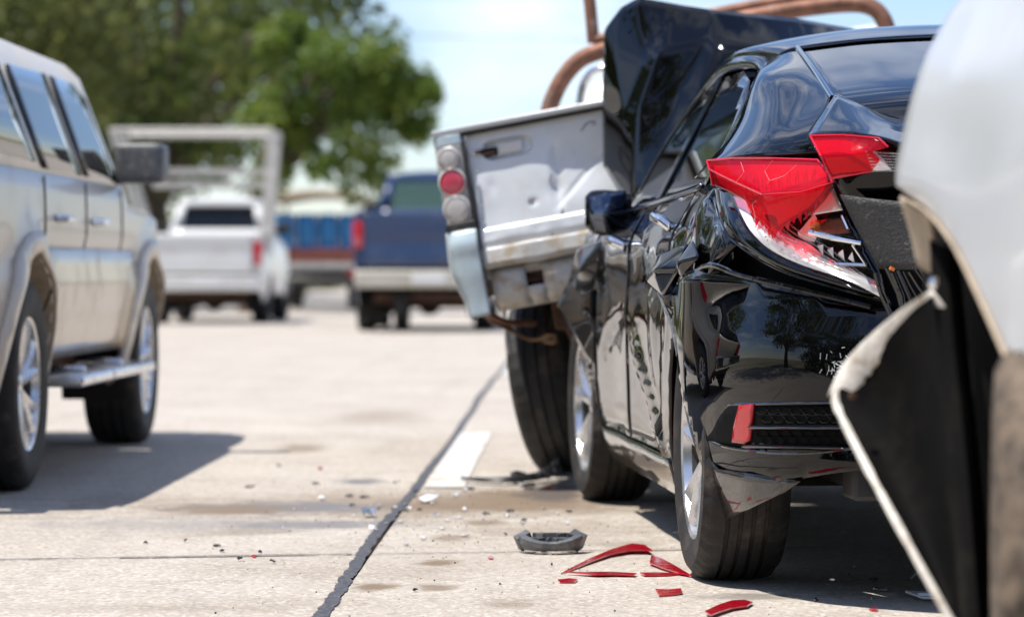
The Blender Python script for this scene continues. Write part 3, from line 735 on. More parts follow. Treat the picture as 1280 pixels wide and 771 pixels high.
# vent insert with reflector
ins = poly_px([(889, 549), (897, 535), (908, 517), (918, 506), (960, 504), (1010, 503), (1062, 502), (1100, 503), (1100, 560), (1066, 560), (1030, 566), (980, 568), (920, 560)])
mo = [fl(*p, .010) for p in [(889, 549), (897, 535), (908, 517), (918, 506), (960, 504), (1010, 503), (1062, 502), (1100, 503)]]
vi = side_part('vent_insert', ins, 'vent_black', res=.02, off=.003, dm=dm_b, thick=.004, parent=rb)
m = MB(); m.tube(curve(mo, 4), .0035, 6); m.tube(curve([fl(*p, .010) for p in [(889, 549), (920, 560), (980, 568), (1030, 566), (1066, 560), (1100, 560)]], 4), .0035, 6); m.build('vent_frame', 'black_gloss', rb)
rp = [(931, 506), (948, 504), (945, 530), (942, 550), (936, 554), (922, 552), (925, 532)]
m = MB(); fill(m, poly_px(rp), .008, lambda a, b: S(a, b, -1, .012, dm_b)); m.build('reflector', 'red_reflector', rb, thick=.010)
# mesh of six-sided cells in the vent
m = MB()
for row, (yy, n_) in enumerate(((513, 9), (523, 9), (541, 7), (550, 7))):
    for k in range(n_):
        cx_ = 957+k*14.0+(row % 2)*7
        if cx_ > 1070: continue
        pts = [fl(cx_+7.2*math.cos(R(60*j)), yy+5.4*math.sin(R(60*j)), .0085) for j in range(7)]
        m.tube(pts, .0016, 4, cap=False)
m.build('vent_mesh', 'vent_black', rb)
m = MB(); m.grid([[fl(px, py, o_) for px, py in ((944, 531), (980, 531), (1030, 532), (1080, 531))] for py, o_ in ((0, 0),)] if False else [[fl(px, 529, .006) for px in (942, 980, 1030, 1090)], [fl(px, 533, .022) for px in (944, 980, 1030, 1090)], [fl(px, 539, .006) for px in (946, 980, 1030, 1090)]], 5, 4)
m.grid([[fl(px, 553+(px-935)*.02, .004) for px in (938, 980, 1030, 1060)], [fl(px, 557+(px-935)*.02, .018) for px in (936, 980, 1030, 1062)], [fl(px, 563, .004) for px in (930, 980, 1030, 1066)]], 5, 4)
m.build('vent_slat', 'black_gloss', rb, thick=.003)
# bright upper edge of the displaced bumper
m = MB(); m.tube(curve([fl(*p, .012) for p in ((862, 348), (893, 332), (930, 344), (985, 358), (1040, 372), (1092, 386))], 5), .007, 8); m.build('bumper_edge', BP, rb)
# scuffs: scraped pale marks
m = MB()
for k in range(30):
    x, y = random.gauss(1046, 9), random.gauss(452, 18)
    a = random.uniform(-.6, 2.2); l = random.uniform(2, 9)
    p0, p1 = fl(x, y, .0045), fl(x+l*math.cos(a), y+l*math.sin(a), .0045)
    m.tube([p0, p1], random.uniform(.0003, .0010), 4)
m.build('scrape_mark', 'white_plastic', rb)

# tail lamp, broken (left)
lampout = [(887, 214), (896, 258), (909, 290), (938, 315), (985, 340), (1050, 362), (1111, 380), (1092, 335), (1066, 290), (1048, 246), (1036, 212), (1030, 202), (960, 199)]
# dark cavity behind the lamp and above the bumper
side_part('lamp_cavity', poly_px([(880, 205), (893, 262), (880, 320), (862, 346), (893, 334), (985, 362), (1100, 395), (1150, 400), (1150, 235), (1060, 205), (1030, 200), (960, 197)]), 'hole_dark', off=-.075, dm=False, res=.04, thick=0)
tl = side_part('tail_lamp', poly_px(lampout), 'black_gloss', off=-.035, dm=False, res=.022, thick=.006)
tl['label'] = 'broken left tail lamp with red lens snapped and inner bulbs exposed'
def lamp_part(name, px_poly, mt, off, res=.012, thick=.003, offf=None):
    m = MB(); pp = poly_px(px_poly)
    fill(m, pp, res, lambda a, b: S(a, b, -1, offf(a, b) if offf else off)); return m.build(name, mt, tl, thick=thick, angle=60)
# outer smoked rim strip
so = [(891, 232), (897, 260), (910, 291), (938, 316), (985, 341), (1050, 362), (1109, 378)]
si = [(919, 246), (928, 268), (942, 290), (964, 311), (1000, 329), (1060, 350), (1107, 374)]
sc2 = [(938, 252), (953, 274), (976, 292), (1002, 304), (1026, 321), (1064, 337), (1098, 350)]
mid_ = lambda A, B, t: [(a[0]+(b[0]-a[0])*t, a[1]+(b[1]-a[1])*t) for a, b in zip(A, B)]
m = MB(); m.grid([[fl(*p, .004) for p in so], [fl(*p, .016) for p in mid_(so, si, .5)], [fl(*p, .006) for p in si]], 6, 4); m.build('smoked_lens', 'smoked_lens', tl, thick=.003)
m = MB(); m.tube(curve([fl(*p, .004) for p in so], 6), .003, 6); m.build('lens_edge', 'black_gloss', tl)
# chrome C shaped reflector, its face turned up
m = MB(); m.grid([[fl(*p, .004) for p in si], [fl(*p, -.002) for p in mid_(si, sc2, .35)], [fl(*p, -.016) for p in mid_(si, sc2, .7)], [fl(*p, -.036) for p in sc2]], 6, 4); m.build('chrome_reflector', 'reflector_silver', tl)
m = MB(); m.grid([[fl(976, 292, -.036), fl(990, 282, -.03), fl(1010, 264, -.02)], [fl(990, 299, -.034), fl(1000, 292, -.026), fl(1016, 270, -.018)], [fl(1004, 306, -.036), fl(1010, 298, -.03), fl(1014, 288, -.03)]], 5, 4); m.build('chrome_riser', 'reflector_silver', tl)
m = MB()
for k in range(7):
    o_ = k*5.2
    pts = [(948+o_*1.0, 280-o_*.2), (966+o_, 303-o_*.42), (1000+o_*.9, 323-o_*.5), (1050+o_*.4, 343-o_*.33), (1102-o_*.1, 372-o_*.45)]
    m.tube(curve([fl(*p, .012-.004*k) for p in pts], 6), .0020, 5)
m.build('lens_rib', 'clear_lens', tl)
m = MB(); m.grid([[fl(*p, .014) for p in mid_(si, sc2, .05)[2:]], [fl(*p, .014) for p in mid_(si, sc2, .45)[2:]], [fl(*p, .002) for p in mid_(si, sc2, .9)[2:]]], 6, 4); m.build('clear_lens', 'clear_lens', tl, thick=.002)
# upper red lens, faceted and snapped at the bottom
rl = [(884, 201), (915, 198), (960, 198), (1022, 200), (1033, 212), (1041, 228), (1030, 247), (1012, 262), (990, 276), (966, 293), (955, 281), (938, 268), (932, 247), (912, 238), (891, 232)]
def roff(a, b):
    pr = SZ(952, 242)
    return .012+.022*max(0, 1-abs(b-(pr[1]+.02+.12*(a+.35)))/.12)
m = MB()
cpt = fl(953, 243, .036)
ring = [fl(*p, .010) for p in rl]
for i in range(len(ring)):
    pass
LP = lambda *a_: CV.pl(*a_)
top = [LP(884, 201, 7.56), LP(915, 198, 7.44), LP(960, 198, 7.29), LP(1022, 200, 7.14)]
ridge = [LP(887, 212, 7.53), LP(920, 228, 7.36), LP(953, 243, 7.20), LP(1000, 240, 7.09), LP(1041, 228, 7.03)]
low = [LP(891, 232, 7.56), LP(912, 240, 7.44), LP(932, 250, 7.35), LP(938, 268, 7.32), LP(956, 282, 7.24), LP(966, 293, 7.20), LP(990, 276, 7.13), LP(1012, 262, 7.09), LP(1030, 247, 7.05)]
v_ = top+[LP(1033, 212, 7.07)]+ridge+low
# indices: top 0-3, corner 4, ridge 5-9, low 10-18
m.add(v_, [(0, 1, 6, 5), (1, 2, 7, 6), (2, 3, 8, 7), (3, 4, 9, 8), (5, 6, 11, 10), (6, 12, 11), (6, 7, 13, 12), (7, 14, 13), (7, 15, 14), (7, 16, 15), (7, 8, 17, 16), (8, 9, 18, 17)])
o = m.build('red_lens', 'red_lens', tl, angle=180, sub=3, crease=.38, thick=.003)
# snapped splinters along the broken lower edge, and cracks
m = MB()
for k in range(16):
    t = k/15; i0 = 3+t*5.0; i1 = min(int(i0), 7); f_ = i0-i1
    p = low[i1].lerp(low[i1+1], f_); q2 = low[i1].lerp(low[i1+1], min(1, f_+.22)); c2_ = p.lerp(q2, .5)+Vector((random.uniform(-.004, .004), -.002, -random.uniform(.006, .020)))
    up_ = Vector((0, .002, .014)); m.add([p+up_, q2+up_, c2_, p, q2], [(0, 1, 4, 3), (3, 4, 2)])
m.build('lens_splinter', 'red_lens', tl, smooth=False, thick=.002)
m = MB()
for pts in ([(953, 243), (962, 226), (956, 214), (966, 200)], [(962, 226), (980, 220), (996, 206)], [(953, 243), (940, 256), (944, 270)], [(990, 242), (984, 256), (992, 268)], [(920, 228), (930, 215), (926, 203)]):
    m.tube([LP(px, py, 7.235-(px-953)*.0026+(.035 if py < 215 else 0)) for px, py in pts], .0005, 4)
m.build('crack', 'crack_pink', tl)
m = MB(); m.tube([v_[0], v_[5], v_[10]], .003, 6); m.tube([v_[0], v_[1], v_[2], v_[3], v_[4], v_[9]], .003, 6); m.tube([v_[5], v_[6], v_[7]], .0025, 6); m.tube([v_[7], v_[8], v_[9]], .0015, 6); m.build('lens_edge', 'red_lens_deep', tl)
m = MB(); m.grid([[LP(892, 207, 7.66), LP(930, 206, 7.50), LP(970, 206, 7.36), LP(1026, 207, 7.18)], [LP(896, 222, 7.64), LP(928, 228, 7.50), LP(966, 232, 7.34), LP(1034, 228, 7.13)], [LP(905, 234, 7.62), LP(936, 252, 7.46), LP(960, 268, 7.34), LP(1014, 256, 7.16)], [LP(938, 262, 7.46), LP(950, 274, 7.38), LP(966, 284, 7.30), LP(996, 268, 7.20)]], 5, 5); m.build('red_reflector', 'reflector_silver', tl)
m = MB()
for k in range(9): m.tube([LP(930+k*11, 210, 7.45-.032*k), LP(934+k*10, 240-k*1.0, 7.40-.032*k)], .0022, 5)
m.build('lens_flute', 'red_lens_deep', tl)
# clear inner lens next to the red
lamp_part('clear_inner_lens', [(1041, 230), (1053, 262), (1015, 268), (1006, 276), (1014, 262), (1032, 247)], 'clear_lens', .004)
lamp_part('inner_reflector', [(1040, 234), (1052, 262), (1012, 268), (1030, 250)], 'reflector_silver', -.006)
# bulb bowl with orange bulb, chrome bar, broken housing pieces
lamp_part('bulb_bowl', [(1010, 271), (1050, 268), (1056, 290), (1040, 292), (1012, 288)], 'rust', -.028)
m = MB(); c_ = fl(1017, 281, -.008)
m.lathe([(-.012, .0), (-.009, .009), (.0, .013), (.009, .009), (.012, 0)], 16, 'Y', c=c_); m.build('indicator_bulb', 'orange_bulb', tl)
m = MB()
m.tube([fl(1013, 290, .0), fl(1045, 298, .004), fl(1077, 304, -.004)], [.008, .007, .006], 8); m.tube([fl(1066, 306, -.006), fl(1082, 330, -.006)], .004, 6); m.tube([fl(1044, 330, -.006), fl(1082, 331, -.008)], .004, 6); m.tube([fl(1050, 268, -.01), fl(1058, 286, -.01)], .004, 6)
m.build('chrome_bar', 'chrome', tl)
m = MB()
for k in range(4):
    a, b, c = fl(1018+k*13, 308+k*5, -.014), fl(1027+k*12, 306+k*3, -.010), fl(1024+k*14, 320+k*3, -.016)
    m.add([a, b, c, a+Vector((.004, .012, .006))], [(0, 1, 2), (0, 1, 3), (1, 2, 3)])
m.build('broken_lens_shard', 'reflector_silver', tl, smooth=False)
# red crumbs stuck on the chrome
m = MB()
for k in range(34):
    x = random.gauss(982, 10); y = 294+(x-962)*.55+random.gauss(0, 5)
    c = fl(x, y, .006); s_ = random.uniform(.0012, .0035)
    m.box(c, (s_, s_, s_), Euler((k, k*2, k*3)).to_matrix())
m.build('red_crumb', 'red_lens_deep', tl, smooth=False)
# matte trim panel laid bare beside the lamp
ins_ = SZ(1100, 290)
m = MB(); m.grid([[CV.pl(1050, 244, 6.98), CV.pl(1090, 249, 6.93), CV.pl(1140, 253, 6.88), CV.pl(1260, 258, 6.8)], [CV.pl(1070, 285, 6.98), CV.pl(1105, 290, 6.93), CV.pl(1150, 294, 6.88), CV.pl(1260, 298, 6.8)], [CV.pl(1098, 336, 6.97), CV.pl(1125, 337, 6.92), CV.pl(1160, 337, 6.87), CV.pl(1260, 340, 6.8)]], 5, 5)
m.build('trim_panel', 'grey_textured_plastic', CV, thick=.006)
# mess of torn plastic below the trim panel
m = MB()
for k in range(9):
    a = CV.pl(1094+k*7, 338+random.uniform(-4, 6), 6.96-.006*k); b = CV.pl(1108+k*9+random.uniform(-8, 8), 384+random.uniform(-8, 12), 6.97-.006*k)
    m.tube([a, a.lerp(b, .5)+Vector((random.uniform(-.01, .01), 0, random.uniform(-.01, .01))), b], random.uniform(.002, .006), 5)
m.build('torn_plastic_strip', 'black_gloss', CV)
m = MB(); m.box(CV.pl(1115, 336, 6.92), (.010, .008, .007), Euler((.3, .4, .2)).to_matrix()); m.build('amber_chip', 'orange_bulb', CV, smooth=False)

# right tail lamp (whole), hidden from the road side
side_part('tail_lamp', [(-.22, .99), (-.32, .86), (-.75, .74), (-.98, .72), (-.95, .84), (-.93, .99)], 'red_lens_deep', side=1, dm=False, off=.004)

# upper quarter, roof pillar (left): a smooth sheet from the lamp to the roof
def pil(rows): return [[CV.pl(*p) for p in r] for r in rows]
rows = pil([[(868, 222, 7.90), (892, 202, 7.72), (945, 195, 7.46), (990, 194, 7.32), (1024, 192, 7.24)],
            [(890, 197, 7.90), (914, 181, 7.74), (952, 170, 7.53), (986, 169, 7.39), (1014, 168, 7.30)],
            [(917, 165, 8.02), (934, 140, 7.92), (965, 128, 7.76), (1000, 130, 7.62), (1038, 124, 7.48)],
            [(938, 110, 8.22), (947, 96, 8.16), (968, 90, 8.08), (992, 90, 8.00), (1016, 90, 7.94)],
            [(950, 79, 8.68), (960, 74, 8.66), (972, 67, 8.6), (983, 62, 8.52), (995, 61, 8.44)]])
m = MB(); m.grid(rows, 6, 6)
m.build('roof_pillar', BP, CV, thick=.004)
rowsR = [[Vector((-p.x, p.y, p.z)) for p in r] for r in pil([[(870, 226, 7.86), (900, 206, 7.60), (948, 202, 7.38), (990, 200, 7.24), (1026, 198, 7.10)], [(893, 198, 7.88), (917, 180, 7.72), (952, 168, 7.52), (986, 168, 7.38), (1014, 168, 7.24)], [(917, 165, 8.02), (934, 140, 7.92), (965, 128, 7.76), (1000, 130, 7.62), (1038, 124, 7.48)], [(938, 110, 8.22), (947, 96, 8.16), (968, 90, 8.08), (992, 90, 8.00), (1016, 90, 7.94)], [(950, 79, 8.68), (960, 74, 8.66), (972, 67, 8.6), (983, 62, 8.52), (995, 61, 8.44)]])]
m = MB(); m.grid(rowsR, 4, 4); m.build('roof_pillar', BP, CV, thick=.004)
# roof
rw_top = CV.pl(995, 61, 8.44)
rf = []
for u, zc, ze, w in ((rw_top.y+.0, 1.415, rw_top.z, -rw_top.x), (.95, 1.474, 1.412, .555), (1.35, 1.482, 1.420, .570), (1.75, 1.440, 1.375, .562)):
    rf.append([Vector((-w-.035, u+.04, ze-.034)), Vector((-w, u, ze)), Vector((-w*.55, u-.02 if u < .8 else u, ze+(zc-ze)*.72)), Vector((0, u-.03 if u < .8 else u, zc)), Vector((w*.55, u-.02 if u < .8 else u, ze+(zc-ze)*.72)), Vector((w, u, ze)), Vector((w+.035, u+.04, ze-.034))])
m = MB(); m.grid(rf, 6, 6); m.build('roof', BP, CV, thick=.004)
# roof rail over the side windows
for s_ in (-1, 1):
    rail = [Vector((s_*x, y, z)) for x, y, z in ((.76, 2.40, .955), (.700, 2.15, 1.12), (.640, 1.95, 1.245), (.600, 1.72, 1.335), (.598, 1.4, 1.37), (.592, 1.0, 1.362), (.585, .72, 1.325), (.66, .30, 1.19), (.73, .02, 1.06))]
    m = MB(); m.tube(curve(rail, 6), .024, 10); m.build('roof_rail', BP, CV)
    gv = lambda u, z, o_=0: Vector((s_*(.815-(z-.95)*.52+o_), u, z))
    # window panes on the leaning side plane
    for nm, poly in (('front_side_window', [(2.20, .955), (1.43, .972), (1.43, 1.335), (1.72, 1.315), (1.95, 1.215)]), ('rear_side_window', [(1.35, .972), (.50, .998), (.50, 1.215), (.70, 1.295), (.95, 1.338), (1.35, 1.343)]), ('quarter_window', [(.45, 1.0), (.13, 1.035), (.24, 1.10), (.45, 1.20)])):
        m = MB(); fill(m, poly, .06, lambda a, b: gv(a, b, .0)); m.build(nm, 'tinted_window', CV, thick=.004)
    # pillars between the panes
    for a, b, wd in (((1.39, .96), (1.39, 1.36), .045), ((.475, .985), (.475, 1.22), .028)):
        m = MB(); m.add([gv(a[0]-wd, a[1], .004), gv(a[0]+wd, a[1], .004), gv(b[0]+wd, b[1], .004), gv(b[0]-wd, b[1], .004)], [(0, 1, 2, 3)]); m.build('window_pillar', 'black_gloss', CV, smooth=False, thick=.006)
# rear window and its rim
rwl = [CV.pl(995, 61, 8.44), CV.pl(1016, 90, 7.94), CV.pl(1038, 124, 7.48)]
rowsw = []
for p in rwl:
    p = p+Vector((0, .0, -.004)); w = -p.x
    rowsw.append([p, Vector((-w*.6, p.y-.05, p.z+.022)), Vector((0, p.y-.075, p.z+.032)), Vector((w*.6, p.y-.05, p.z+.022)), Vector((w, p.y, p.z))])
rowsw.append([q_+Vector((0, -.16, -.075)) for q_ in rowsw[-1]])
m = MB(); m.grid(rowsw, 6, 8); m.build('rear_window', 'tinted_window', CV, thick=.004)
m = MB(); m.tube(curve([p+Vector((.004, 0, .004)) for p in rwl], 8), .006, 8); m.tube(curve([q_+Vector((0, -.003, .002)) for q_ in rowsw[0]], 6), .0035, 8); m.build('rear_window_seal', 'black_gloss', CV)
# windscreen
m = MB(); m.grid([[Vector((x, 2.47-.25*(x/.74)**2, .96)) for x in (-.74, -.4, 0, .4, .74)], [Vector((x, 2.15-.12*(x/.66)**2, 1.2)) for x in (-.66, -.36, 0, .36, .66)], [Vector((x, 1.78-.04*(x/.56)**2, 1.415-.055*(x/.56)**2)) for x in (-.56, -.3, 0, .3, .56)]], 5, 5)
m.build('windscreen', 'tinted_window', CV, thick=.004)
# boot lid, pushed forward and kinked
bp_ = lambda *a: CV.pl(*a)
rowsb = [[bp_(1010, 170, 7.10), bp_(1060, 168, 7.0), bp_(1100, 172, 6.95), bp_(1180, 186, 6.88), bp_(1500, 186, 6.83), bp_(1850, 186, 7.0)],
         [bp_(1024, 148, 7.24), bp_(1064, 150, 7.15), bp_(1104, 164, 7.08), bp_(1180, 172, 7.02), bp_(1500, 168, 7.0), bp_(1800, 170, 7.15)],
         [bp_(1040, 124, 7.42), bp_(1068, 134, 7.34), bp_(1108, 152, 7.25), bp_(1180, 158, 7.2), bp_(1480, 150, 7.2), bp_(1740, 150, 7.35)],
         [bp_(1043, 119, 7.50), bp_(1078, 128, 7.46), bp_(1120, 138, 7.42), bp_(1180, 138, 7.38), bp_(1470, 132, 7.38), bp_(1710, 132, 7.5)]]
m = MB(); m.grid(rowsb, 4, 4); m.build('boot_lid', BP, CV, thick=.006, angle=60)
# boot lid rear face with its half of the lamp
m = MB(); m.grid([[bp_(1014, 172, 7.08), bp_(1100, 174, 6.96), bp_(1180, 188, 6.90), bp_(1500, 188, 6.85), bp_(1850, 188, 7.02)], [bp_(1045, 228, 7.03), bp_(1110, 232, 6.97), bp_(1190, 236, 6.93), bp_(1500, 240, 6.90), bp_(1850, 240, 7.05)], [bp_(1058, 252, 7.03), bp_(1120, 256, 6.98), bp_(1200, 262, 6.95), bp_(1500, 330, 6.93), bp_(1880, 330, 7.08)]], 5, 4)
bf = m.build('boot_face', BP, CV, thick=.006)
bl_ = Frame
m = MB()
T = [bp_(1013, 170, 7.05), bp_(1055, 169, 6.985), bp_(1098, 173, 6.93), bp_(1110, 184, 6.915), bp_(1088, 189, 6.925), bp_(1100, 200, 6.92), bp_(1090, 214, 6.94), bp_(1062, 219, 6.965), bp_(1040, 223, 6.995), bp_(1026, 195, 6.99), bp_(1062, 194, 6.935)]
m.add(T, [(0, 1, 10, 9), (1, 2, 4, 10), (2, 3, 4), (10, 4, 5, 6, 7), (9, 10, 7, 8)])
bl2 = m.build('boot_lamp_lens', 'red_lens', bf, angle=180, sub=3, crease=.4, thick=.004)
m = MB(); m.tube([T[0], T[9], T[8]], .003, 6); m.tube([T[0], T[1], T[2], T[3]], .0028, 6); m.tube([T[8], T[7], T[6]], .0028, 6); m.build('lens_edge', 'red_lens_deep', bl2)
m = MB(); m.grid([[bp_(1016, 176, 7.075), bp_(1060, 176, 7.005), bp_(1130, 190, 6.945), bp_(1200, 196, 6.90)], [bp_(1040, 218, 7.02), bp_(1066, 215, 6.985), bp_(1130, 212, 6.95), bp_(1200, 214, 6.915)]], 6, 4); m.build('boot_lamp_reflector', 'reflector_silver', bf)
m = MB()
for k in range(7): m.tube([bp_(1082+k*1.5, 190+k*4, 6.93), bp_(1130, 193+k*3.4, 6.915), bp_(1190, 197+k*3, 6.89)], .0018, 5)
m.build('lens_rib', 'clear_lens', bf)
# underbody, inner wheel houses, cabin
m = MB(); m.box((0, 1.35, .255), (1.60, 2.0, .10)); m.box((0, -.45, .33), (1.15, .8, .16)); m.box((0, 2.9, .34), (1.0, .7, .16)); m.build('underbody', 'hole_dark', CV, bevel=.02)
m = MB(); m.box((0, -.72, .30), (1.25, .14, .10)); m.tube([(.3, -.3, .28), (.42, -.7, .27), (.42, -.93, .27)], .035, 10); m.build('exhaust_muffler', 'dark_metal', CV, bevel=.02)
for s_ in (-1, 1):
    for y_ in (0, 2.7):
        m = MB(); pr = [(s_*.60, .372), (s_*.875, .372)]
        vs = []
        for k in range(25):
            a = R(4+172*k/24)
            vs += [(s_*.56, y_+.375*math.cos(a), .325+.375*math.sin(a)), (s_*.872, y_+.375*math.cos(a), .325+.375*math.sin(a))]
        m.add(vs, [(2*k, 2*k+1, 2*k+3, 2*k+2) for k in range(24)])
        n0 = len(m.v); m.add([(s_*.56, y_+.375*math.cos(R(4+172*k/24)), .325+.375*math.sin(R(4+172*k/24))) for k in range(25)], [tuple(range(25))])
        m.build('wheel_liner', 'hole_dark', CV)
m = MB()
m.box((0, 1.2, .62), (1.48, 2.3, .55)); m.box((0, -.30, .70), (1.2, .8, .5)); m.build('cabin_fill_box', 'seat_fabric', CV, bevel=.05)  # dark box filling the cabin below the belt, added to stop light leaks
for (x, y) in ((-.37, 1.35), (.37, 1.35)):
    m = MB(); m.box((x, y, 1.0), (.46, .12, .5), Euler((.2, 0, 0)).to_matrix()); m.box((x, y-.10, 1.30), (.25, .09, .16), Euler((.15, 0, 0)).to_matrix()); m.build('seat', 'seat_fabric', CV, bevel=.04, bseg=3)
m = MB(); m.box((0, .28, .98), (1.15, .14, .4), Euler((.35, 0, 0)).to_matrix()); m.box((0, -.05, 1.06), (1.1, .6, .02)); m.build('rear_bench', 'seat_fabric', CV, bevel=.03)
# wheels
make_wheel(CV, (-.79, 0, .325), .325, .215, .222, -1, 'alloy', seg=120)
make_wheel(CV, (.79, 0, .325), .325, .215, .222, 1, 'alloy')
make_wheel(CV, (-.80, 2.70, .325), .325, .215, .222, -1, 'alloy', steer=R(3), seg=120)
make_wheel(CV, (.79, 2.70, .325), .325, .215, .222, 1, 'alloy', steer=R(3))
# front wing: crumpled sheet round the front wheel arch
def wing(u, z): return S(u, z, -1, 0, dmg_left)
wp = [(2.22, .34), (2.225, .70), (2.27, .93), (2.6, .93), (2.95, .88), (3.05, .74), (3.04, .60)]+arc(2.70, .325, .36, 50, 178, 14)
side_part('front_wing', wp, res=.03, angle=22)
side_part('front_wing', [(2.22, .34), (2.225, .70), (2.27, .93), (2.8, .92), (3.3, .84), (3.4, .60), (3.2, .35)]+arc(2.70, .325, .36, 10, 178, 14), side=1)
# torn edge of the wing standing out towards the pickup
ww = lambda px, py, D: CV.pl(px, py, D)
m = MB()
W_ = [ww(722, 312, 10.15), ww(756, 300, 9.95), ww(772, 318, 9.9), ww(748, 345, 9.98), ww(712, 352, 10.25), ww(697, 382, 10.3), ww(716, 412, 10.2), ww(738, 392, 10.05), ww(729, 440, 10.15), ww(741, 456, 10.05), ww(752, 400, 9.96), ww(726, 338, 10.02)]
m.add(W_, [(0, 1, 11), (1, 2, 3, 11), (0, 11, 4), (11, 3, 7, 4), (4, 7, 6, 5), (6, 7, 10, 8), (8, 10, 9), (3, 10, 7)])
m.build('crumpled_wing_edge', 'black_paint_dusty', CV, angle=180, sub=3, crease=.72, thick=.004)
# crushed engine bay
m = MB(); m.box((0, 2.85, .62), (1.2, .55, .45), taper=.85); m.box((-.45, 2.75, .72), (.3, .3, .35)); m.box((0, 3.15, .55), (1.5, .12, .3)); m.build('engine_block', 'dark_metal', CV, bevel=.03)
m = MB()
for k in range(10):
    m.tube([ww(726+k*1.4, 395+k*9, 10.35-.02*k), ww(736+k, 402+k*9, 10.3-.02*k), ww(732+k*1.5, 420+k*9, 10.35-.02*k)], .006, 6)
m.build('broken_bracket', 'brake_metal', CV)
# bonnet, folded up like a tent; sharp creases
h_ = lambda px, py, D: CV.pl(px, py, D)
H = [h_(757, 38, 10.72), h_(778, 10, 10.66), h_(800, -2, 10.60), h_(852, 8, 10.52), h_(890, 14, 10.46), h_(1000, 26, 10.42), h_(1130, 50, 10.5), h_(1420, 80, 10.75),      # 0-7 crest
     h_(806, 78, 10.50), h_(770, 66, 10.64), h_(826, 68, 10.42), h_(884, 50, 10.36), h_(896, 62, 10.30), h_(1000, 62, 10.2), h_(1130, 72, 10.2), h_(1420, 92, 10.4),                 # 8-15 under the crest
     h_(755, 130, 10.73), h_(782, 140, 10.55), h_(800, 140, 10.45), h_(850, 120, 10.34), h_(880, 110, 10.26),                                                # 16-20
     h_(756, 208, 10.70), h_(776, 242, 10.52), h_(790, 256, 10.40), h_(806, 262, 10.30), h_(830, 250, 10.20), h_(1010, 250, 10.05), h_(1130, 250, 10.05), h_(1420, 250, 10.3)]   # 21-28 low edge / cowl
m = MB()
m.add(H, [(0, 1, 9), (1, 2, 8, 9), (2, 3, 10, 8), (3, 4, 11, 10), (4, 5, 13, 12), (4, 12, 11), (5, 6, 14, 13), (6, 7, 15, 14), (0, 9, 17, 16), (9, 8, 17), (8, 10, 18), (8, 18, 17), (10, 11, 19, 18), (11, 12, 20, 19), (16, 17, 22, 21), (17, 18, 23, 22), (18, 19, 24, 23), (19, 20, 25, 24), (20, 12, 13, 26, 25), (13, 14, 27, 26), (14, 15, 28, 27)])
bn = m.build('bonnet', BP, CV, angle=180, sub=3, crease=.68)
for e_ in ((0, 0),): pass
sm = bn.modifiers.new('solid', 'SOLIDIFY'); sm.thickness = .006; sm.offset = -1
# the front slope of the folded bonnet, falling towards the pickup
m = MB()
m.add([H[0], H[2], H[4], H[6], H[7], h_(760, 200, 11.05), h_(800, 190, 11.15), h_(900, 190, 11.2), h_(1130, 200, 11.25), h_(1400, 215, 11.4)], [(0, 1, 6, 5), (1, 2, 7, 6), (2, 3, 8, 7), (3, 4, 9, 8)])
m.build('bonnet_front_slope', BP, CV, smooth=False, thick=.004)
# door mirror
mc = CV.pl(762, 267, 9.86)
m = MB()
mr = []
for k, (dx, sx, sz) in enumerate(((-.082, .55, .62), (-.06, .90, .90), (-.01, 1.0, 1.0), (.04, .98, .98), (.07, .86, .92))):
    mr.append([Vector((mc.x+dx*.95+.01*math.cos(a)*0, mc.y+.055*math.cos(a)*sx*1.1, mc.z+.074*(abs(math.sin(a))**.75)*(1 if math.sin(a) > 0 else -1)*sz-.10*dx)) for a in [2*PI*j/16 for j in range(17)]])
m.grid(mr, 1, 3); m.add(mr[0][:-1], [tuple(range(16))]); m.add(mr[-1][:-1], [tuple(range(16))])
mo = m.build('door_mirror', BP, CV, angle=60)
m = MB(); m.grid([[CV.pl(738, 246, 9.79), CV.pl(760, 240, 9.79), CV.pl(782, 238, 9.81)], [CV.pl(737, 268, 9.77), CV.pl(760, 267, 9.77), CV.pl(783, 266, 9.8)], [CV.pl(744, 288, 9.79), CV.pl(762, 292, 9.79), CV.pl(782, 294, 9.81)]], 4, 4); m.build('mirror_glass', 'mirror_face', mo, thick=.003)
m = MB(); m.grid([[CV.pl(739, 250, 9.80), CV.pl(760, 243, 9.80), CV.pl(781, 240, 9.82)], [CV.pl(745, 286, 9.80), CV.pl(762, 290, 9.80), CV.pl(781, 292, 9.82)]], 4, 4); m.build('mirror_backing', 'black_gloss', mo)
m = MB(); m.tube([CV.pl(778, 285, 9.84), CV.pl(790, 292, 9.84), CV.pl(800, 288, 9.86)], [.022, .02, .025], 8); m.build('mirror_arm', BP, mo)
# small chip of red lens lying on the roof

# ------------------------------------------------------------------ the silver pickup the saloon has run under
PK = Frame('silver_pickup', (-.03, 11.94, 0), R(-11), R(-10), R(-1), label='battered silver pickup tipped sideways with rusty roll bar and dented tailgate', cat='pickup')
def pk(px, py, D): return PK.pl(px, py, D)
TY = -1.10                                   # the plane of the tailgate
def onplane(px, py, y=TY):
    """local point on the plane y = const seen at a picture position"""
    o = PK.I @ Vector((0, 0, CAMH)); d = (PK.I @ P(px, py, 10.0))-o
    return o+d*((y-o.y)/d.y)
a = onplane(578, 160); b = onplane(600, 333); c = onplane(756, 124)
X0 = onplane(545, 200).x; X1 = X0+1.73                          # bed sides
zt = onplane(560, 162).z; zb = onplane(600, 333).z
gx = onplane(583, 200).x
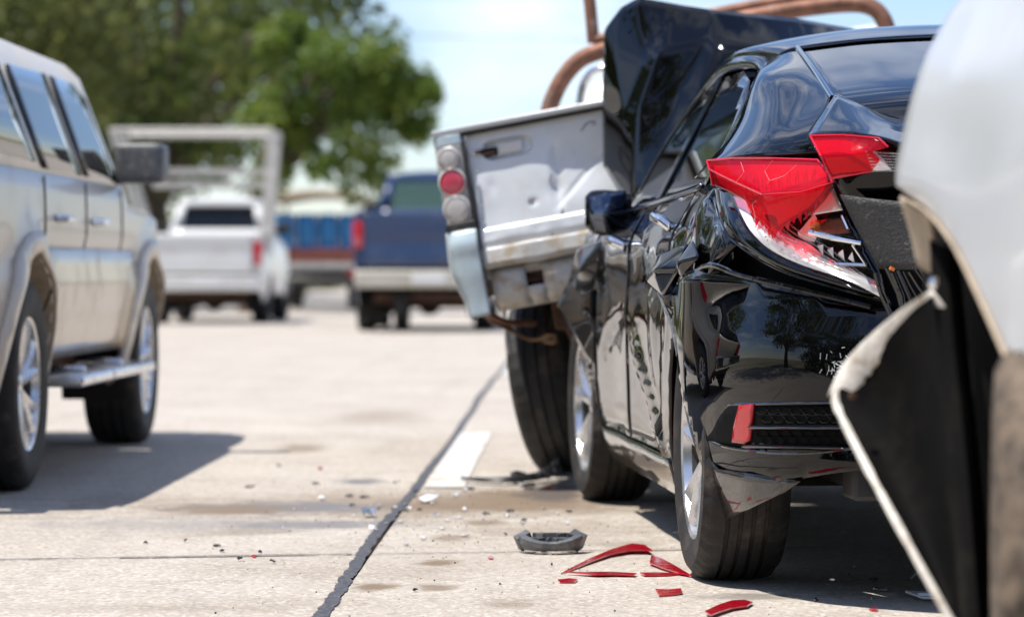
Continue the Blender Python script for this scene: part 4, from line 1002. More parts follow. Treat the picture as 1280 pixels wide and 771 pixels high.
# tailgate: dented sheet with ribs, built as a height field on its plane
def dent(x, z):
    d = 0.0
    g = lambda x0, z0, a_, b_, k: k*math.exp(-((x-x0)/a_)**2-((z-z0)/b_)**2)
    d += .08*(z-zb)                            # leaned in at the top so the sun catches the sheet
    d += g(gx+.40, zb+.30, .11, .10, .014)+g(gx+.30, zb+.22, .04, .03, .005)+g(gx+.21, zb+.19, .015, .012, .005)+g(gx+.07, zb+.27, .02, .03, .003)
    d += .005*max(0, 1-abs((z-zb-.2)-.9*(x-gx-.34))/.02)*smooth01(zb+.14, zb+.2, z)*smooth01(zb+.36, zb+.3, z)
    d += .010*max(0, 1-abs(x-gx-.285-.08*(z-zb))/.03)*smooth01(zb+.13, zb+.2, z)*smooth01(zb+.42, zb+.34, z)
    d -= .007*smooth01(zb+.128, zb+.118, z)*smooth01(zb+.060, zb+.085, z)      # horizontal rib
    d += .014*smooth01(zb+.06, zb+.02, z)
    d += .0025*pnoise(Vector((x*9, z*9, 4)))+.004*pnoise(Vector((x*22, z*20, 9)))*smooth01(zb+.16, zb+.05, z)
    # handle recess
    hx, hz = (x-(gx+.145))/.085, (z-(zt-.098))/.034
    r = (abs(hx)**4+abs(hz)**4)**.25
    d += .026*smooth01(1.06, .93, r)
    return d
m = MB(); nx_, nz_ = 190, 96
vs = []
tw = X1-X0-.14
for j in range(nz_+1):
    for i in range(nx_+1):
        x = gx+.006+tw*(i/nx_)**1.7; z = zb+(zt-.022-zb)*j/nz_
        vs.append((x, TY+dent(x, z), z))
m.add(vs, [(j*(nx_+1)+i, j*(nx_+1)+i+1, (j+1)*(nx_+1)+i+1, (j+1)*(nx_+1)+i) for j in range(nz_) for i in range(nx_)])
tg = m.build('tailgate', 'silver_paint', PK, thick=.0, angle=70)
m = MB(); m.box((gx+tw/2, TY+.085, (zt+zb)/2-.015), (tw-.01, .05, zt-zb-.05)); m.build('tailgate_inner', 'silver_dirty', tg, smooth=False)
# handle recess details: dark latch hole, white taped plate, drip streak
hz = zt-.098
m = MB(); m.box((gx+.075, TY+.013+.027, hz-.004), (.062, .016, .030)); m.build('latch_hole', 'hole_dark', tg, bevel=.004)
m = MB(); m.box((gx+.155, TY+.016+.027, hz+.001), (.09, .010, .040)); m.build('taped_handle_plate', 'tape_white', tg, bevel=.006)
m = MB(); m.box((gx+.04, TY-.004+.027, hz+.002), (.018, .022, .010), Euler((.2, .3, 0)).to_matrix()); m.box((gx+.075, TY+.003+.027, hz-.008), (.05, .010, .008)); m.build('latch_lever', 'rust', tg, bevel=.002)
m = MB()
for k in range(6):
    m.lathe([(-.004, 0), (-.003, .005), (.004, .006)], 10, 'Y', c=(gx+.022, TY-.001+.08*(.09+k*.062), zb+.09+k*.062))
m.build('rivet', 'chrome', tg)
# scribbled scratch and paint chips
m = MB(); c0 = Vector((gx+.44, TY-.003, zt-.07))
m.tube(curve([c0+Vector((.03*math.cos(t), dent(c0.x, c0.z), .022*math.sin(t)-.012*t)) for t in (2.6, 1.6, .6, -.3, -.9)], 4), .0016, 5)
for (dx, dz, l) in ((.19, .19, .016), (.20, .185, .012), (.205, .195, .010), (.255, .06, .02), (.30, .13, .018), (.275, .25, .025)):
    p = Vector((gx+dx, TY+dent(gx+dx, zb+dz)-.001, zb+dz)); m.tube([p, p+Vector((l*.5, 0, l))], .0018, 5)
m.build('scratch', 'rust_dark', tg)
# flattened pale drag lip along the foot of the tailgate
m = MB(); rows = []
for j, (dz, dy) in enumerate(((.060, .004), (.052, -.008), (.004, -.012), (-.016, .002))):
    rows.append([Vector((gx+.0+i*tw/16, TY+dy+.006*pnoise(Vector((i*.7, j, 0))), zb+dz+.006*pnoise(Vector((i*.8, j, 5)))+.03*smooth01(.35, .62, i/16*tw)*.0)) for i in range(17)])
m.grid(rows, 3, 1, lin=True); m.build('tailgate_lip', 'silver_dirty', tg, thick=.004, bevel=.003, angle=20)
# cap rail along the top
m = MB(); m.box(((X0+X1)/2, TY+.045, zt-.008), (X1-X0+.005, .10, .022)); m.build('tailgate_cap', 'cap_grey', tg, bevel=.006)
m = MB(); m.box(((X0+X1)/2, TY+.018, zt-.026), (X1-X0-.05, .012, .014)); m.build('cap_seal', 'black_plastic', tg, bevel=.003)
# bed sides with wheel arch
def pside(x): return lambda a_, b_: Vector((x+(.03 if x < .5 else -.03)*(-1)*math.exp(-(((math.hypot(a_, b_-.36))-.42)/.07)**2), a_, b_))
for x in (X0, X1):
    sgn = -1 if x < .5 else 1
    poly = [(TY+.085, zb+.005), (TY+.085, zt-.02), (1.05, zt-.02), (1.05, .55), (.55, .52)]+list(reversed([p for p in arc(0, .36, .42, 158, 22, 14)][::-1]))[::1]
    poly = [(TY+.085, zb+.005), (-.42, zb-.12)]+arc(0, .36, .42, 165, 20, 14)+[(.55, .50), (1.05, .50), (1.05, zt-.02), (TY+.085, zt-.02)]
    m = MB(); fill(m, poly, .07, lambda a_, b_: Vector((x+sgn*(.0+.025*math.exp(-((math.hypot(a_, b_-.36)-.42)/.08)**2)+.010*math.sin((b_-zb)*6)), a_, b_))); m.build('bed_side', 'silver_paint', PK, thick=.01)
    m = MB(); m.box((x-sgn*.05, .0, zt-.01), (.10, 2.1, .03)); m.build('bed_rail', 'silver_paint', PK, bevel=.008)
    m = MB(); m.box((x-sgn*.09, .0, (zt+zb)/2), (.02, 2.1, zt-zb-.05)); m.build('bed_inner_wall', 'silver_dirty', PK, smooth=False)
m = MB(); m.box(((X0+X1)/2, .0, zb-.02), (X1-X0-.2, 2.1, .05)); m.build('bed_floor', 'silver_dirty', PK, smooth=False)
# tail lamp (left), with three round lenses in a clear bezel
def corner_strip(za, zbm, out, mt, name, parent, thick=.006):
    """vertical strip wrapping the rear corner"""
    m = MB(); rows = []
    for j in range(5):
        z = za+(zbm-za)*j/4
        bul = out(j/4)
        rows.append([Vector((gx-.006, TY-.004-bul*.3, z)), Vector((gx-.05, TY-.010-bul*.6, z)), Vector((X0+.018, TY-.004-bul*.5, z)), Vector((X0-.006-bul*.4, TY+.03, z)), Vector((X0-.006-bul*.3, TY+.09, z))])
    m.grid(rows, 5, 4); return m.build(name, mt, parent, thick=thick)
lt, lb = zt-.055, zt-.355
corner_strip(zt-.022, lt, lambda t: .0, 'pale_blue_paint', 'corner_cap', PK)
tlp = corner_strip(lt-.002, lb, lambda t: -.012, 'lamp_grey', 'tail_lamp', PK); tlp['label'] = 'dusty clear tail lamp with a red disc between two pale ones'
lcx = (gx+X0)/2-.006
corner_strip(lt-.002, lb+.03, lambda t: .012*math.sin(PI*t), 'clear_lens', 'lamp_lens', tlp, .003)
m = MB(); m.tube([(gx-.004, TY-.012, lt), (gx-.004, TY-.012, lb)], .006, 6); m.box(((gx+X0)/2, TY-.002, lb+.008), (gx-X0, .05, .028)); m.build('lamp_surround', 'black_plastic', tlp, bevel=.004)
for (dz, r, mt_) in ((.048, .037, 'clear_lens'), (.132, .046, 'pink_lens'), (.228, .046, 'clear_lens')):
    m = MB(); m.lathe([(-.014, 0), (-.013, r*.55), (-.010, r*.9), (-.006, r), (.01, r)], 28, 'Y', c=(lcx, TY-.008, lt-dz)); m.build('round_lens', mt_ if mt_ != 'clear_lens' else 'lamp_grey', tlp)
    m = MB(); m.lathe([(-.014, r*.98), (-.010, r*1.10), (.004, r*1.12)], 28, 'Y', c=(lcx, TY-.008, lt-dz)); m.build('lens_ring', 'lamp_grey', tlp)
    if mt_ == 'clear_lens':
        m = MB(); m.lathe([(-.022, 0), (-.021, r*.5), (-.017, r*.86), (-.012, r*.97)], 28, 'Y', c=(lcx, TY-.008, lt-dz)); m.build('outer_lens', 'clear_lens', tlp)
# bumper end wrapping the corner
bt, bb = lb-.006, zb-.175
m = MB(); rows = []
for j in range(7):
    t = j/6; z = bt+(bb-bt)*t; o_ = .012+.012*math.sin(PI*min(1, t*1.3)); ins = .035*smooth01(.35, 1, t); st = .010 if .14 < t < .3 else 0
    rows.append([Vector((gx+.0, TY-.012-o_-st, z)), Vector((gx-.045, TY-.018-o_-st, z)), Vector((X0+.010+ins*.8, TY-.010-o_-st, z)), Vector((X0-.012-o_*.5+ins, TY+.03, z)), Vector((X0-.012-o_*.4+ins, TY+.12, z)), Vector((X0-.008+ins, TY+.26, z+.06*t))])
m.grid(rows, 5, 4); bm_ = m.build('bumper_end', 'pale_blue_paint', PK, thick=.008)
m = MB(); m.grid([[r_[-1] for r_ in rows][:], [r_[-1]+Vector((.04, .25, .06)) for r_ in rows]], 2, 2); m.build('bumper_end_return', 'dusty_tan', bm_, thick=.004)
# bumper beam with the square cut-out
bz0, bz1 = zb-.165, zb-.018
bx0, bx1 = gx+.012, X1-.1
hx0, hx1 = onplane(655, 334, TY+.02).x, onplane(677, 334, TY+.02).x
hz0, hz1 = zb-.098, zb-.030
def beam(x, z): return Vector((x, TY+.03+.003*pnoise(Vector((x*14, z*14, 3)))-.004*math.sin((z-bz0)/(bz1-bz0)*PI)+.05*smooth01(bz0+.05, bz0, z), z))
m = MB()
for (xa, xb, za, zb_) in ((bx0, hx0, bz0, bz1), (hx1, bx1, bz0, bz1), (hx0, hx1, hz1, bz1), (hx0, hx1, bz0, hz0)):
    fill(m, [(xa, za), (xb, za), (xb, zb_), (xa, zb_)], .03, beam)
be = m.build('rear_bumper_beam', 'silver_dirty', PK, thick=.006)
m = MB(); m.box(((hx0+hx1)/2, TY+.10, (hz0+hz1)/2), (.16, .02, .16)); m.box(((hx0+hx1)/2+.012, TY+.075, (hz0+hz1)/2+.01), (.10, .02, .02), Euler((0, .5, 0)).to_matrix()); m.box(((hx0+hx1)/2, TY+.07, (hz0+hz1)/2-.012), (.10, .02, .012)); m.build('hitch_cavity', 'rust_dark', be, smooth=False)
m = MB(); m.add([(hx0-.003, TY+.02, hz0-.003), (hx1+.003, TY+.02, hz0-.003), (hx1+.003, TY+.02, hz1+.003), (hx0-.003, TY+.02, hz1+.003)], []); 
# chassis, axle, leaf springs
for x in (.28, 1.28):
    m = MB(); m.box((x, .95, .58), (.09, 3.7, .13)); m.build('chassis_rail', 'rust_dark', PK, bevel=.01)
    m = MB(); m.tube(curve([(x-.06, -.62, .60), (x-.06, -.3, .42), (x-.06, 0, .38), (x-.06, .35, .44), (x-.06, .65, .58)], 5), .028, 8); m.build('leaf_spring', 'rust_dark', PK)
m = MB(); m.tube([(.1, 0, .345), (1.5, 0, .345)], .05, 12); m.lathe([(-.12, .0), (-.1, .10), (0, .15), (.1, .10), (.12, 0)], 20, 'Y', c=(.78, 0, .345)); m.build('rear_axle', 'rust_dark', PK)
m = MB(); m.tube(curve([onplane(604, 388, TY+.05), onplane(632, 402, TY+.2), onplane(668, 404, TY+.5)], 5), .012, 8); m.tube([onplane(590, 384, TY+.15), onplane(640, 412, TY+.7)], .010, 8); m.build('bent_bracket', 'rust', PK)
# wheels
make_wheel(PK, (.035, 0, .342), .342, .25, .20, -1, 'steel', seg=100, ribs=3, rubber='rubber')
make_wheel(PK, (1.46, 0, .342), .342, .235, .20, 1, 'steel', ribs=3)
make_wheel(PK, (.125, 3.0, .342), .342, .235, .20, -1, 'steel', ribs=3)
make_wheel(PK, (1.46, 3.0, .342), .342, .235, .20, 1, 'steel', ribs=3)
m = MB(); w0 = PK.loc(P(612, 420, 11.5)); m.tube(curve([PK.loc(P(*p)) for p in ((606, 392, 11.2), (614, 402, 11.3), (636, 412, 11.45), (662, 424, 11.55), (684, 423, 11.5), (696, 428, 11.45))], 5), .006, 6)
m.tube(curve([PK.loc(P(*p)) for p in ((676, 424, 11.48), (684, 419, 11.46), (694, 420, 11.44), (692, 428, 11.44), (680, 427, 11.47))], 4), .007, 6); m.build('loose_wire', 'wire_rust', PK)
# cab
cy0, cy1 = 1.08, 2.55
def rowc(y, z, x0, x1): return [Vector((x0, y, z)), Vector((x0+.04, y-.02, z)), Vector(((x0+x1)/2, y-.03, z)), Vector((x1-.04, y-.02, z)), Vector((x1, y, z))]
cabz = zt+.34
m = MB(); m.grid([rowc(cy0, zt-.02, .0, 1.58), rowc(cy0+.06, zt+.18, .09, 1.49), rowc(cy0+.12, cabz-.04, .17, 1.41), rowc(cy0+.20, cabz, .22, 1.36)], 4, 4); m.build('cab_back', 'silver_paint', PK, thick=.01)
m = MB(); m.grid([rowc(cy0+.20, cabz, .22, 1.36), rowc(1.8, cabz+.03, .22, 1.36), rowc(2.2, cabz, .24, 1.34)], 4, 4); m.build('cab_roof', 'silver_paint', PK, thick=.01)
m = MB(); m.grid([[Vector((.17, cy0+.055, zt+.03)), Vector((1.41, cy0+.055, zt+.03))], [Vector((.24, cy0+.105, cabz-.07)), Vector((1.34, cy0+.105, cabz-.07))]], 6, 4); m.build('cab_rear_window', 'tinted_window', PK, thick=.004)
for s_, xa, xb in ((-1, .0, .2), (1, 1.58, 1.38)):
    m = MB(); m.grid([[Vector((xa, cy0, .5)), Vector((xa, 1.9, .5)), Vector((xa, 2.75, .5))], [Vector((xa-.02*(-s_)*-1, cy0, zt-.02)), Vector((xa, 1.9, zt-.04)), Vector((xa, 2.75, zt-.06))], [Vector((xb, cy0+.2, cabz)), Vector((xb, 1.8, cabz+.01)), Vector((xb, 2.2, cabz-.02))]], 4, 6, lin=True); m.build('cab_side', 'silver_paint', PK, thick=.01)
m = MB(); m.grid([rowc(2.75, zt-.06, .05, 1.53), rowc(2.2, cabz-.01, .22, 1.36)], 3, 4); m.build('windscreen', 'tinted_window', PK, thick=.004)
m = MB(); m.grid([rowc(2.75, zt-.07, -.02, 1.6), rowc(3.3, zt-.12, -.02, 1.6), rowc(3.75, zt-.2, .05, 1.53), rowc(3.85, zt-.5, .05, 1.53), rowc(3.8, .45, .08, 1.5)], 4, 4); m.build('front_end', 'silver_paint', PK, thick=.01)
for xa in (-.02, 1.6):
    m = MB(); fill(m, [(2.75, .5), (2.75, zt-.07), (3.3, zt-.12), (3.75, zt-.2), (3.8, .5)]+arc(3.0, .36, .42, 20, 160, 10), .1, lambda a_, b_: Vector((xa, a_, b_))); m.build('front_wing', 'silver_paint', PK, thick=.01)
# roll bar, rusty tube; nearer hoop, second bar, stub post
PKY = .45
rbz = lambda px, py, y: onplane(px, py, y)
pts = [rbz(684, 150, PKY), rbz(690, 126, PKY), rbz(704, 98, PKY), rbz(724, 76, PKY), rbz(752, 64, PKY), rbz(800, 54, PKY), rbz(900, 30, PKY), rbz(985, 14, PKY), rbz(1050, 6, PKY), rbz(1085, 8, PKY), rbz(1104, 24, PKY), rbz(1114, 60, PKY), rbz(1130, 130, PKY)]
m = MB(); m.tube(curve(pts, 5), .034, 14); rbo = m.build('roll_bar', 'rust', PK)
m = MB(); m.tube(curve([rbz(742, 52, PKY+.02), rbz(800, 38, PKY+.02), rbz(900, 16, PKY+.02), rbz(970, 3, PKY+.02), rbz(1030, -5, PKY+.02)], 5), .024, 12); m.build('upper_bar', 'rust', rbo)
m = MB(); m.tube([rbz(733, -30, PKY+.02), rbz(738, 10, PKY+.02), rbz(742, 54, PKY+.02)], .025, 12); m.build('stub_post', 'rust', rbo)
m = MB(); m.tube(curve([rbz(724, 140, PKY+.4), rbz(728, 112, PKY+.4), rbz(736, 95, PKY+.4), rbz(752, 86, PKY+.4), rbz(800, 78, PKY+.4)], 5), .018, 10); m.build('inner_hoop', 'chrome', rbo)

# ------------------------------------------------------------------ the grey-silver pickup in front, its corner torn open
FG = Frame('grey_silver_pickup', (.62, 4.30, 0), R(6.4), label='grey silver pickup with its front bumper corner torn off and wheel arch open', cat='pickup')
def fgp(px, py, D): return FG.pl(px, py, D)
# front wing: from the headlamp edge round to the wheel arch
rows = [[fgp(1128, 238, 5.10), fgp(1160, 262, 4.92), fgp(1192, 302, 4.70), fgp(1222, 362, 4.52), fgp(1250, 424, 4.38), fgp(1280, 492, 4.26), fgp(1330, 620, 4.05)],
        [fgp(1119, 226, 5.13), fgp(1152, 226, 4.94), fgp(1196, 256, 4.70), fgp(1230, 312, 4.50), fgp(1262, 366, 4.34), fgp(1296, 430, 4.22), fgp(1372, 560, 3.9)],
        [fgp(1128, 170, 5.12), fgp(1168, 170, 4.92), fgp(1214, 186, 4.66), fgp(1252, 226, 4.44), fgp(1292, 270, 4.26), fgp(1336, 320, 4.10), fgp(1440, 420, 3.75)],
        [fgp(1143, 110, 5.10), fgp(1186, 100, 4.90), fgp(1232, 104, 4.64), fgp(1276, 130, 4.40), fgp(1320, 160, 4.20), fgp(1370, 190, 4.02), fgp(1480, 260, 3.7)],
        [fgp(1166, 52, 5.08), fgp(1210, 34, 4.90), fgp(1256, 26, 4.64), fgp(1302, 34, 4.40), fgp(1350, 50, 4.20), fgp(1400, 70, 4.00), fgp(1510, 110, 3.7)],
        [fgp(1204, -8, 5.06), fgp(1246, -34, 4.88), fgp(1296, -60, 4.62), fgp(1350, -70, 4.40), fgp(1400, -72, 4.20), fgp(1450, -75, 4.00), fgp(1560, -80, 3.7)],
        [fgp(1268, -58, 5.02), fgp(1310, -90, 4.86), fgp(1364, -120, 4.62), fgp(1420, -140, 4.40), fgp(1470, -150, 4.20), fgp(1530, -160, 4.00), fgp(1640, -175, 3.7)]]
m = MB(); m.grid(rows, 5, 5); m.build('front_wing', 'grey_silver_paint', FG, thick=.008)
# dusty inner lip of the arch
lip = [fgp(1126, 244, 5.10), fgp(1158, 264, 4.92), fgp(1190, 304, 4.70), fgp(1220, 364, 4.52), fgp(1248, 426, 4.38), fgp(1278, 494, 4.26), fgp(1328, 622, 4.05)]
lip2 = [p+Vector((.09, 0, -.035)) for p in lip]
m = MB(); m.grid([lip, [a_.lerp(b_, .5)+Vector((0, 0, -.008)) for a_, b_ in zip(lip, lip2)], lip2], 5, 3); m.build('wheel_arch_lip', 'dusty_tan', FG, thick=.004)
m = MB(); m.grid([[fgp(1128, 246, 5.12), fgp(1146, 256, 5.06), fgp(1162, 262, 5.0)], [fgp(1140, 285, 5.14), fgp(1156, 292, 5.08), fgp(1170, 300, 5.02)], [fgp(1150, 330, 5.16), fgp(1166, 340, 5.1), fgp(1176, 340, 5.04)]], 4, 4); m.build('bent_bracket', 'dusty_tan', FG, thick=.006)
m = MB(); m.lathe([(-.012, 0), (-.008, .012), (.004, .015)], 12, 'Y', c=fgp(1172, 355, 5.0)); m.build('bolt', 'chrome', FG)
# black wheel-house liner behind
m = MB(); m.grid([[fgp(1150, 250, 5.28), fgp(1190, 280, 5.1), fgp(1240, 330, 4.9), fgp(1330, 400, 4.7)], [fgp(1160, 380, 5.28), fgp(1200, 400, 5.1), fgp(1250, 430, 4.92), fgp(1340, 480, 4.7)], [fgp(1190, 600, 5.2), fgp(1220, 620, 5.05), fgp(1262, 640, 4.9), fgp(1350, 700, 4.7)], [fgp(1210, 800, 5.15), fgp(1240, 820, 5.0), fgp(1280, 840, 4.85), fgp(1360, 900, 4.7)]], 4, 4); m.build('wheel_liner', 'liner_black', FG, thick=.005)
m = MB(); m.grid([[fgp(1164, 300, 5.02), fgp(1182, 310, 5.0), fgp(1196, 322, 5.02)], [fgp(1172, 430, 4.98), fgp(1192, 440, 4.95), fgp(1208, 450, 4.98)], [fgp(1190, 600, 4.9), fgp(1210, 610, 4.86), fgp(1226, 620, 4.9)], [fgp(1206, 800, 4.85), fgp(1226, 810, 4.8), fgp(1242, 820, 4.85)]], 4, 4); m.build('liner_fold', 'liner_black', FG, thick=.005)
# torn bumper corner: a curved shell bent out from the car, black inside, pale broken edge
t0 = [fgp(1166, 366, 4.98), fgp(1130, 390, 5.06), fgp(1090, 424, 5.14), fgp(1062, 456, 5.18), fgp(1045, 492, 5.20)]
t1_ = [fgp(1178, 450, 4.96), fgp(1148, 470, 5.06), fgp(1110, 492, 5.14), fgp(1078, 506, 5.17), fgp(1048, 512, 5.18)]
t2_ = [fgp(1192, 560, 4.92), fgp(1168, 572, 5.02), fgp(1140, 582, 5.08), fgp(1112, 588, 5.10), fgp(1086, 588, 5.08)]
t3_ = [fgp(1206, 680, 4.88), fgp(1190, 684, 4.95), fgp(1172, 686, 4.99), fgp(1156, 686, 5.0), fgp(1138, 684, 4.98)]
t4_ = [fgp(1220, 800, 4.84), fgp(1214, 802, 4.87), fgp(1210, 804, 4.89), fgp(1206, 804, 4.9), fgp(1202, 800, 4.9)]
m = MB(); m.grid([t0, t1_, t2_, t3_, t4_], 5, 5)
tb = m.build('torn_bumper_corner', 'liner_black', FG)
m = MB(); off_ = Vector((.012, .02, 0)); m.grid([[p+off_ for p in r_] for r_ in (t0, t1_, t2_, t3_, t4_)], 5, 5); m.build('bumper_skin', 'grey_silver_paint', tb)
# pale broken edges: a flat ragged lip along the top, a thin one down the side
up = curve(t0, 6)
vs = []
for i, p in enumerate(up):
    k = i/(len(up)-1)
    w = .036+.008*pnoise(Vector((i*.9, 0, 0)))+.004*pnoise(Vector((i*2.9, 0, 4)))+.022*smooth01(.78, 1, k)
    dirv = Vector((.55, -.1, -.8)).normalized()
    vs.append([p+Vector((-.010, .022, -.004)), p+Vector((-.003, .0, .003)), p+dirv*w*.6+Vector((0, -.008, 0)), p+dirv*w+Vector((0, -.008, 0))])
m = MB(); m.grid(vs, 2, 1); m.build('torn_lip', 'torn_edge', tb, thick=.003)
sd = curve([t0[-1], t1_[-1], t2_[-1], t3_[-1], t4_[-1]], 6)
m = MB(); m.tube(sd, [.007+.003*pnoise(Vector((i*.8, 3, 0))) for i in range(len(sd))], 8); m.build('torn_edge', 'torn_edge', tb)
m = MB(); m.lathe([(-.003, 0.0), (-.003, .006), (.003, .007)], 12, 'Y', c=fgp(1066, 494, 5.11)); m.build('bolt_hole', 'rust_dark', tb)
# wheel
make_wheel(FG, (.10, .02, .335), .335, .25, .20, -1, 'alloy', 'rubber_dusty', seg=100, ribs=3, steer=R(-13), groove=(.012, .016), slot=.008)
make_wheel(FG, (1.5, -.06, .335), .335, .25, .20, 1, 'alloy', 'rubber_dusty', ribs=3)
make_wheel(FG, (.16, -3.1, .335), .335, .25, .20, -1, 'alloy', 'rubber_dusty', ribs=3)
make_wheel(FG, (1.5, -3.1, .335), .335, .25, .20, 1, 'alloy', 'rubber_dusty', ribs=3)
# the rest of the pickup beside the viewer
m = MB(); m.grid([[rows[-1][0]+Vector((.0, -.01, .0)), Vector((.85, .82, 1.27)), Vector((1.45, .74, 1.22))], [rows[-1][3], Vector((.85, .1, 1.33)), Vector((1.5, .1, 1.3))], [rows[-1][6], Vector((.85, -.75, 1.36)), Vector((1.5, -.7, 1.33))]], 5, 5); m.build('bonnet', 'grey_silver_paint', FG, thick=.008)
m = MB(); m.box((.95, .1, .72), (1.0, 1.2, .75), taper=.9); m.box((.95, .82, .62), (1.35, .14, .5)); m.build('engine_bay', 'hole_dark', FG, bevel=.05)
m = MB(); fill(m, [(-.42, .55), (-.55, .42), (-2.65, .42), (-2.70, 1.12), (-.72, 1.12), (-.5, 1.05)], .12, lambda a_, b_: Vector((.01+.12*(b_-.75)**2, a_, b_))); m.build('door_panel', 'grey_silver_paint', FG, thick=.01)
m = MB(); fill(m, [(-.42, .55), (-.55, .42), (-2.65, .42), (-2.70, 1.12), (-.72, 1.12), (-.5, 1.05)], .12, lambda a_, b_: Vector((1.65-.12*(b_-.75)**2, a_, b_))); m.build('door_panel', 'grey_silver_paint', FG, thick=.01)
m = MB(); fill(m, [(-.45, .42), (-.45, 1.25), (.72, 1.2), (.75, .75)]+arc(-.06, .335, .42, 40, 178, 10), .12, lambda a_, b_: Vector((1.66, a_, b_))); m.build('front_wing', 'grey_silver_paint', FG, thick=.01)
m = MB(); m.grid([[Vector((.06, -.75, 1.13)), Vector((.06, -2.6, 1.13))], [Vector((.22, -1.25, 1.66)), Vector((.22, -2.5, 1.66))], [Vector((.83, -1.2, 1.74)), Vector((.83, -2.5, 1.72))], [Vector((1.44, -1.25, 1.66)), Vector((1.44, -2.5, 1.66))], [Vector((1.6, -.75, 1.13)), Vector((1.6, -2.6, 1.13))]], 4, 4, lin=True); m.build('cab', 'grey_silver_paint', FG, thick=.01)
m = MB(); m.grid([[Vector((.08, -.74, 1.14)), Vector((.83, -.60, 1.14)), Vector((1.58, -.74, 1.14))], [Vector((.23, -1.24, 1.65)), Vector((.83, -1.17, 1.72)), Vector((1.43, -1.24, 1.65))]], 6, 5); m.build('windscreen', 'tinted_window', FG, thick=.004)
for x in (.03, 1.63):
    m = MB(); fill(m, [(-2.75, .6), (-2.75, 1.15), (-4.2, 1.15), (-4.2, .6), (-3.6, .55)]+arc(-3.1, .335, .43, 160, 20, 10)[::1][::-1][::-1], .12, lambda a_, b_: Vector((x, a_, b_))); m.build('bed_side', 'grey_silver_paint', FG, thick=.01)
m = MB(); m.box((.83, -4.2, .87), (1.56, .05, .56)); m.build('tailgate', 'grey_silver_paint', FG, bevel=.01)
m = MB(); m.box((.83, -1.9, .5), (1.5, 4.5, .12)); m.build('chassis', 'hole_dark', FG, bevel=.02)

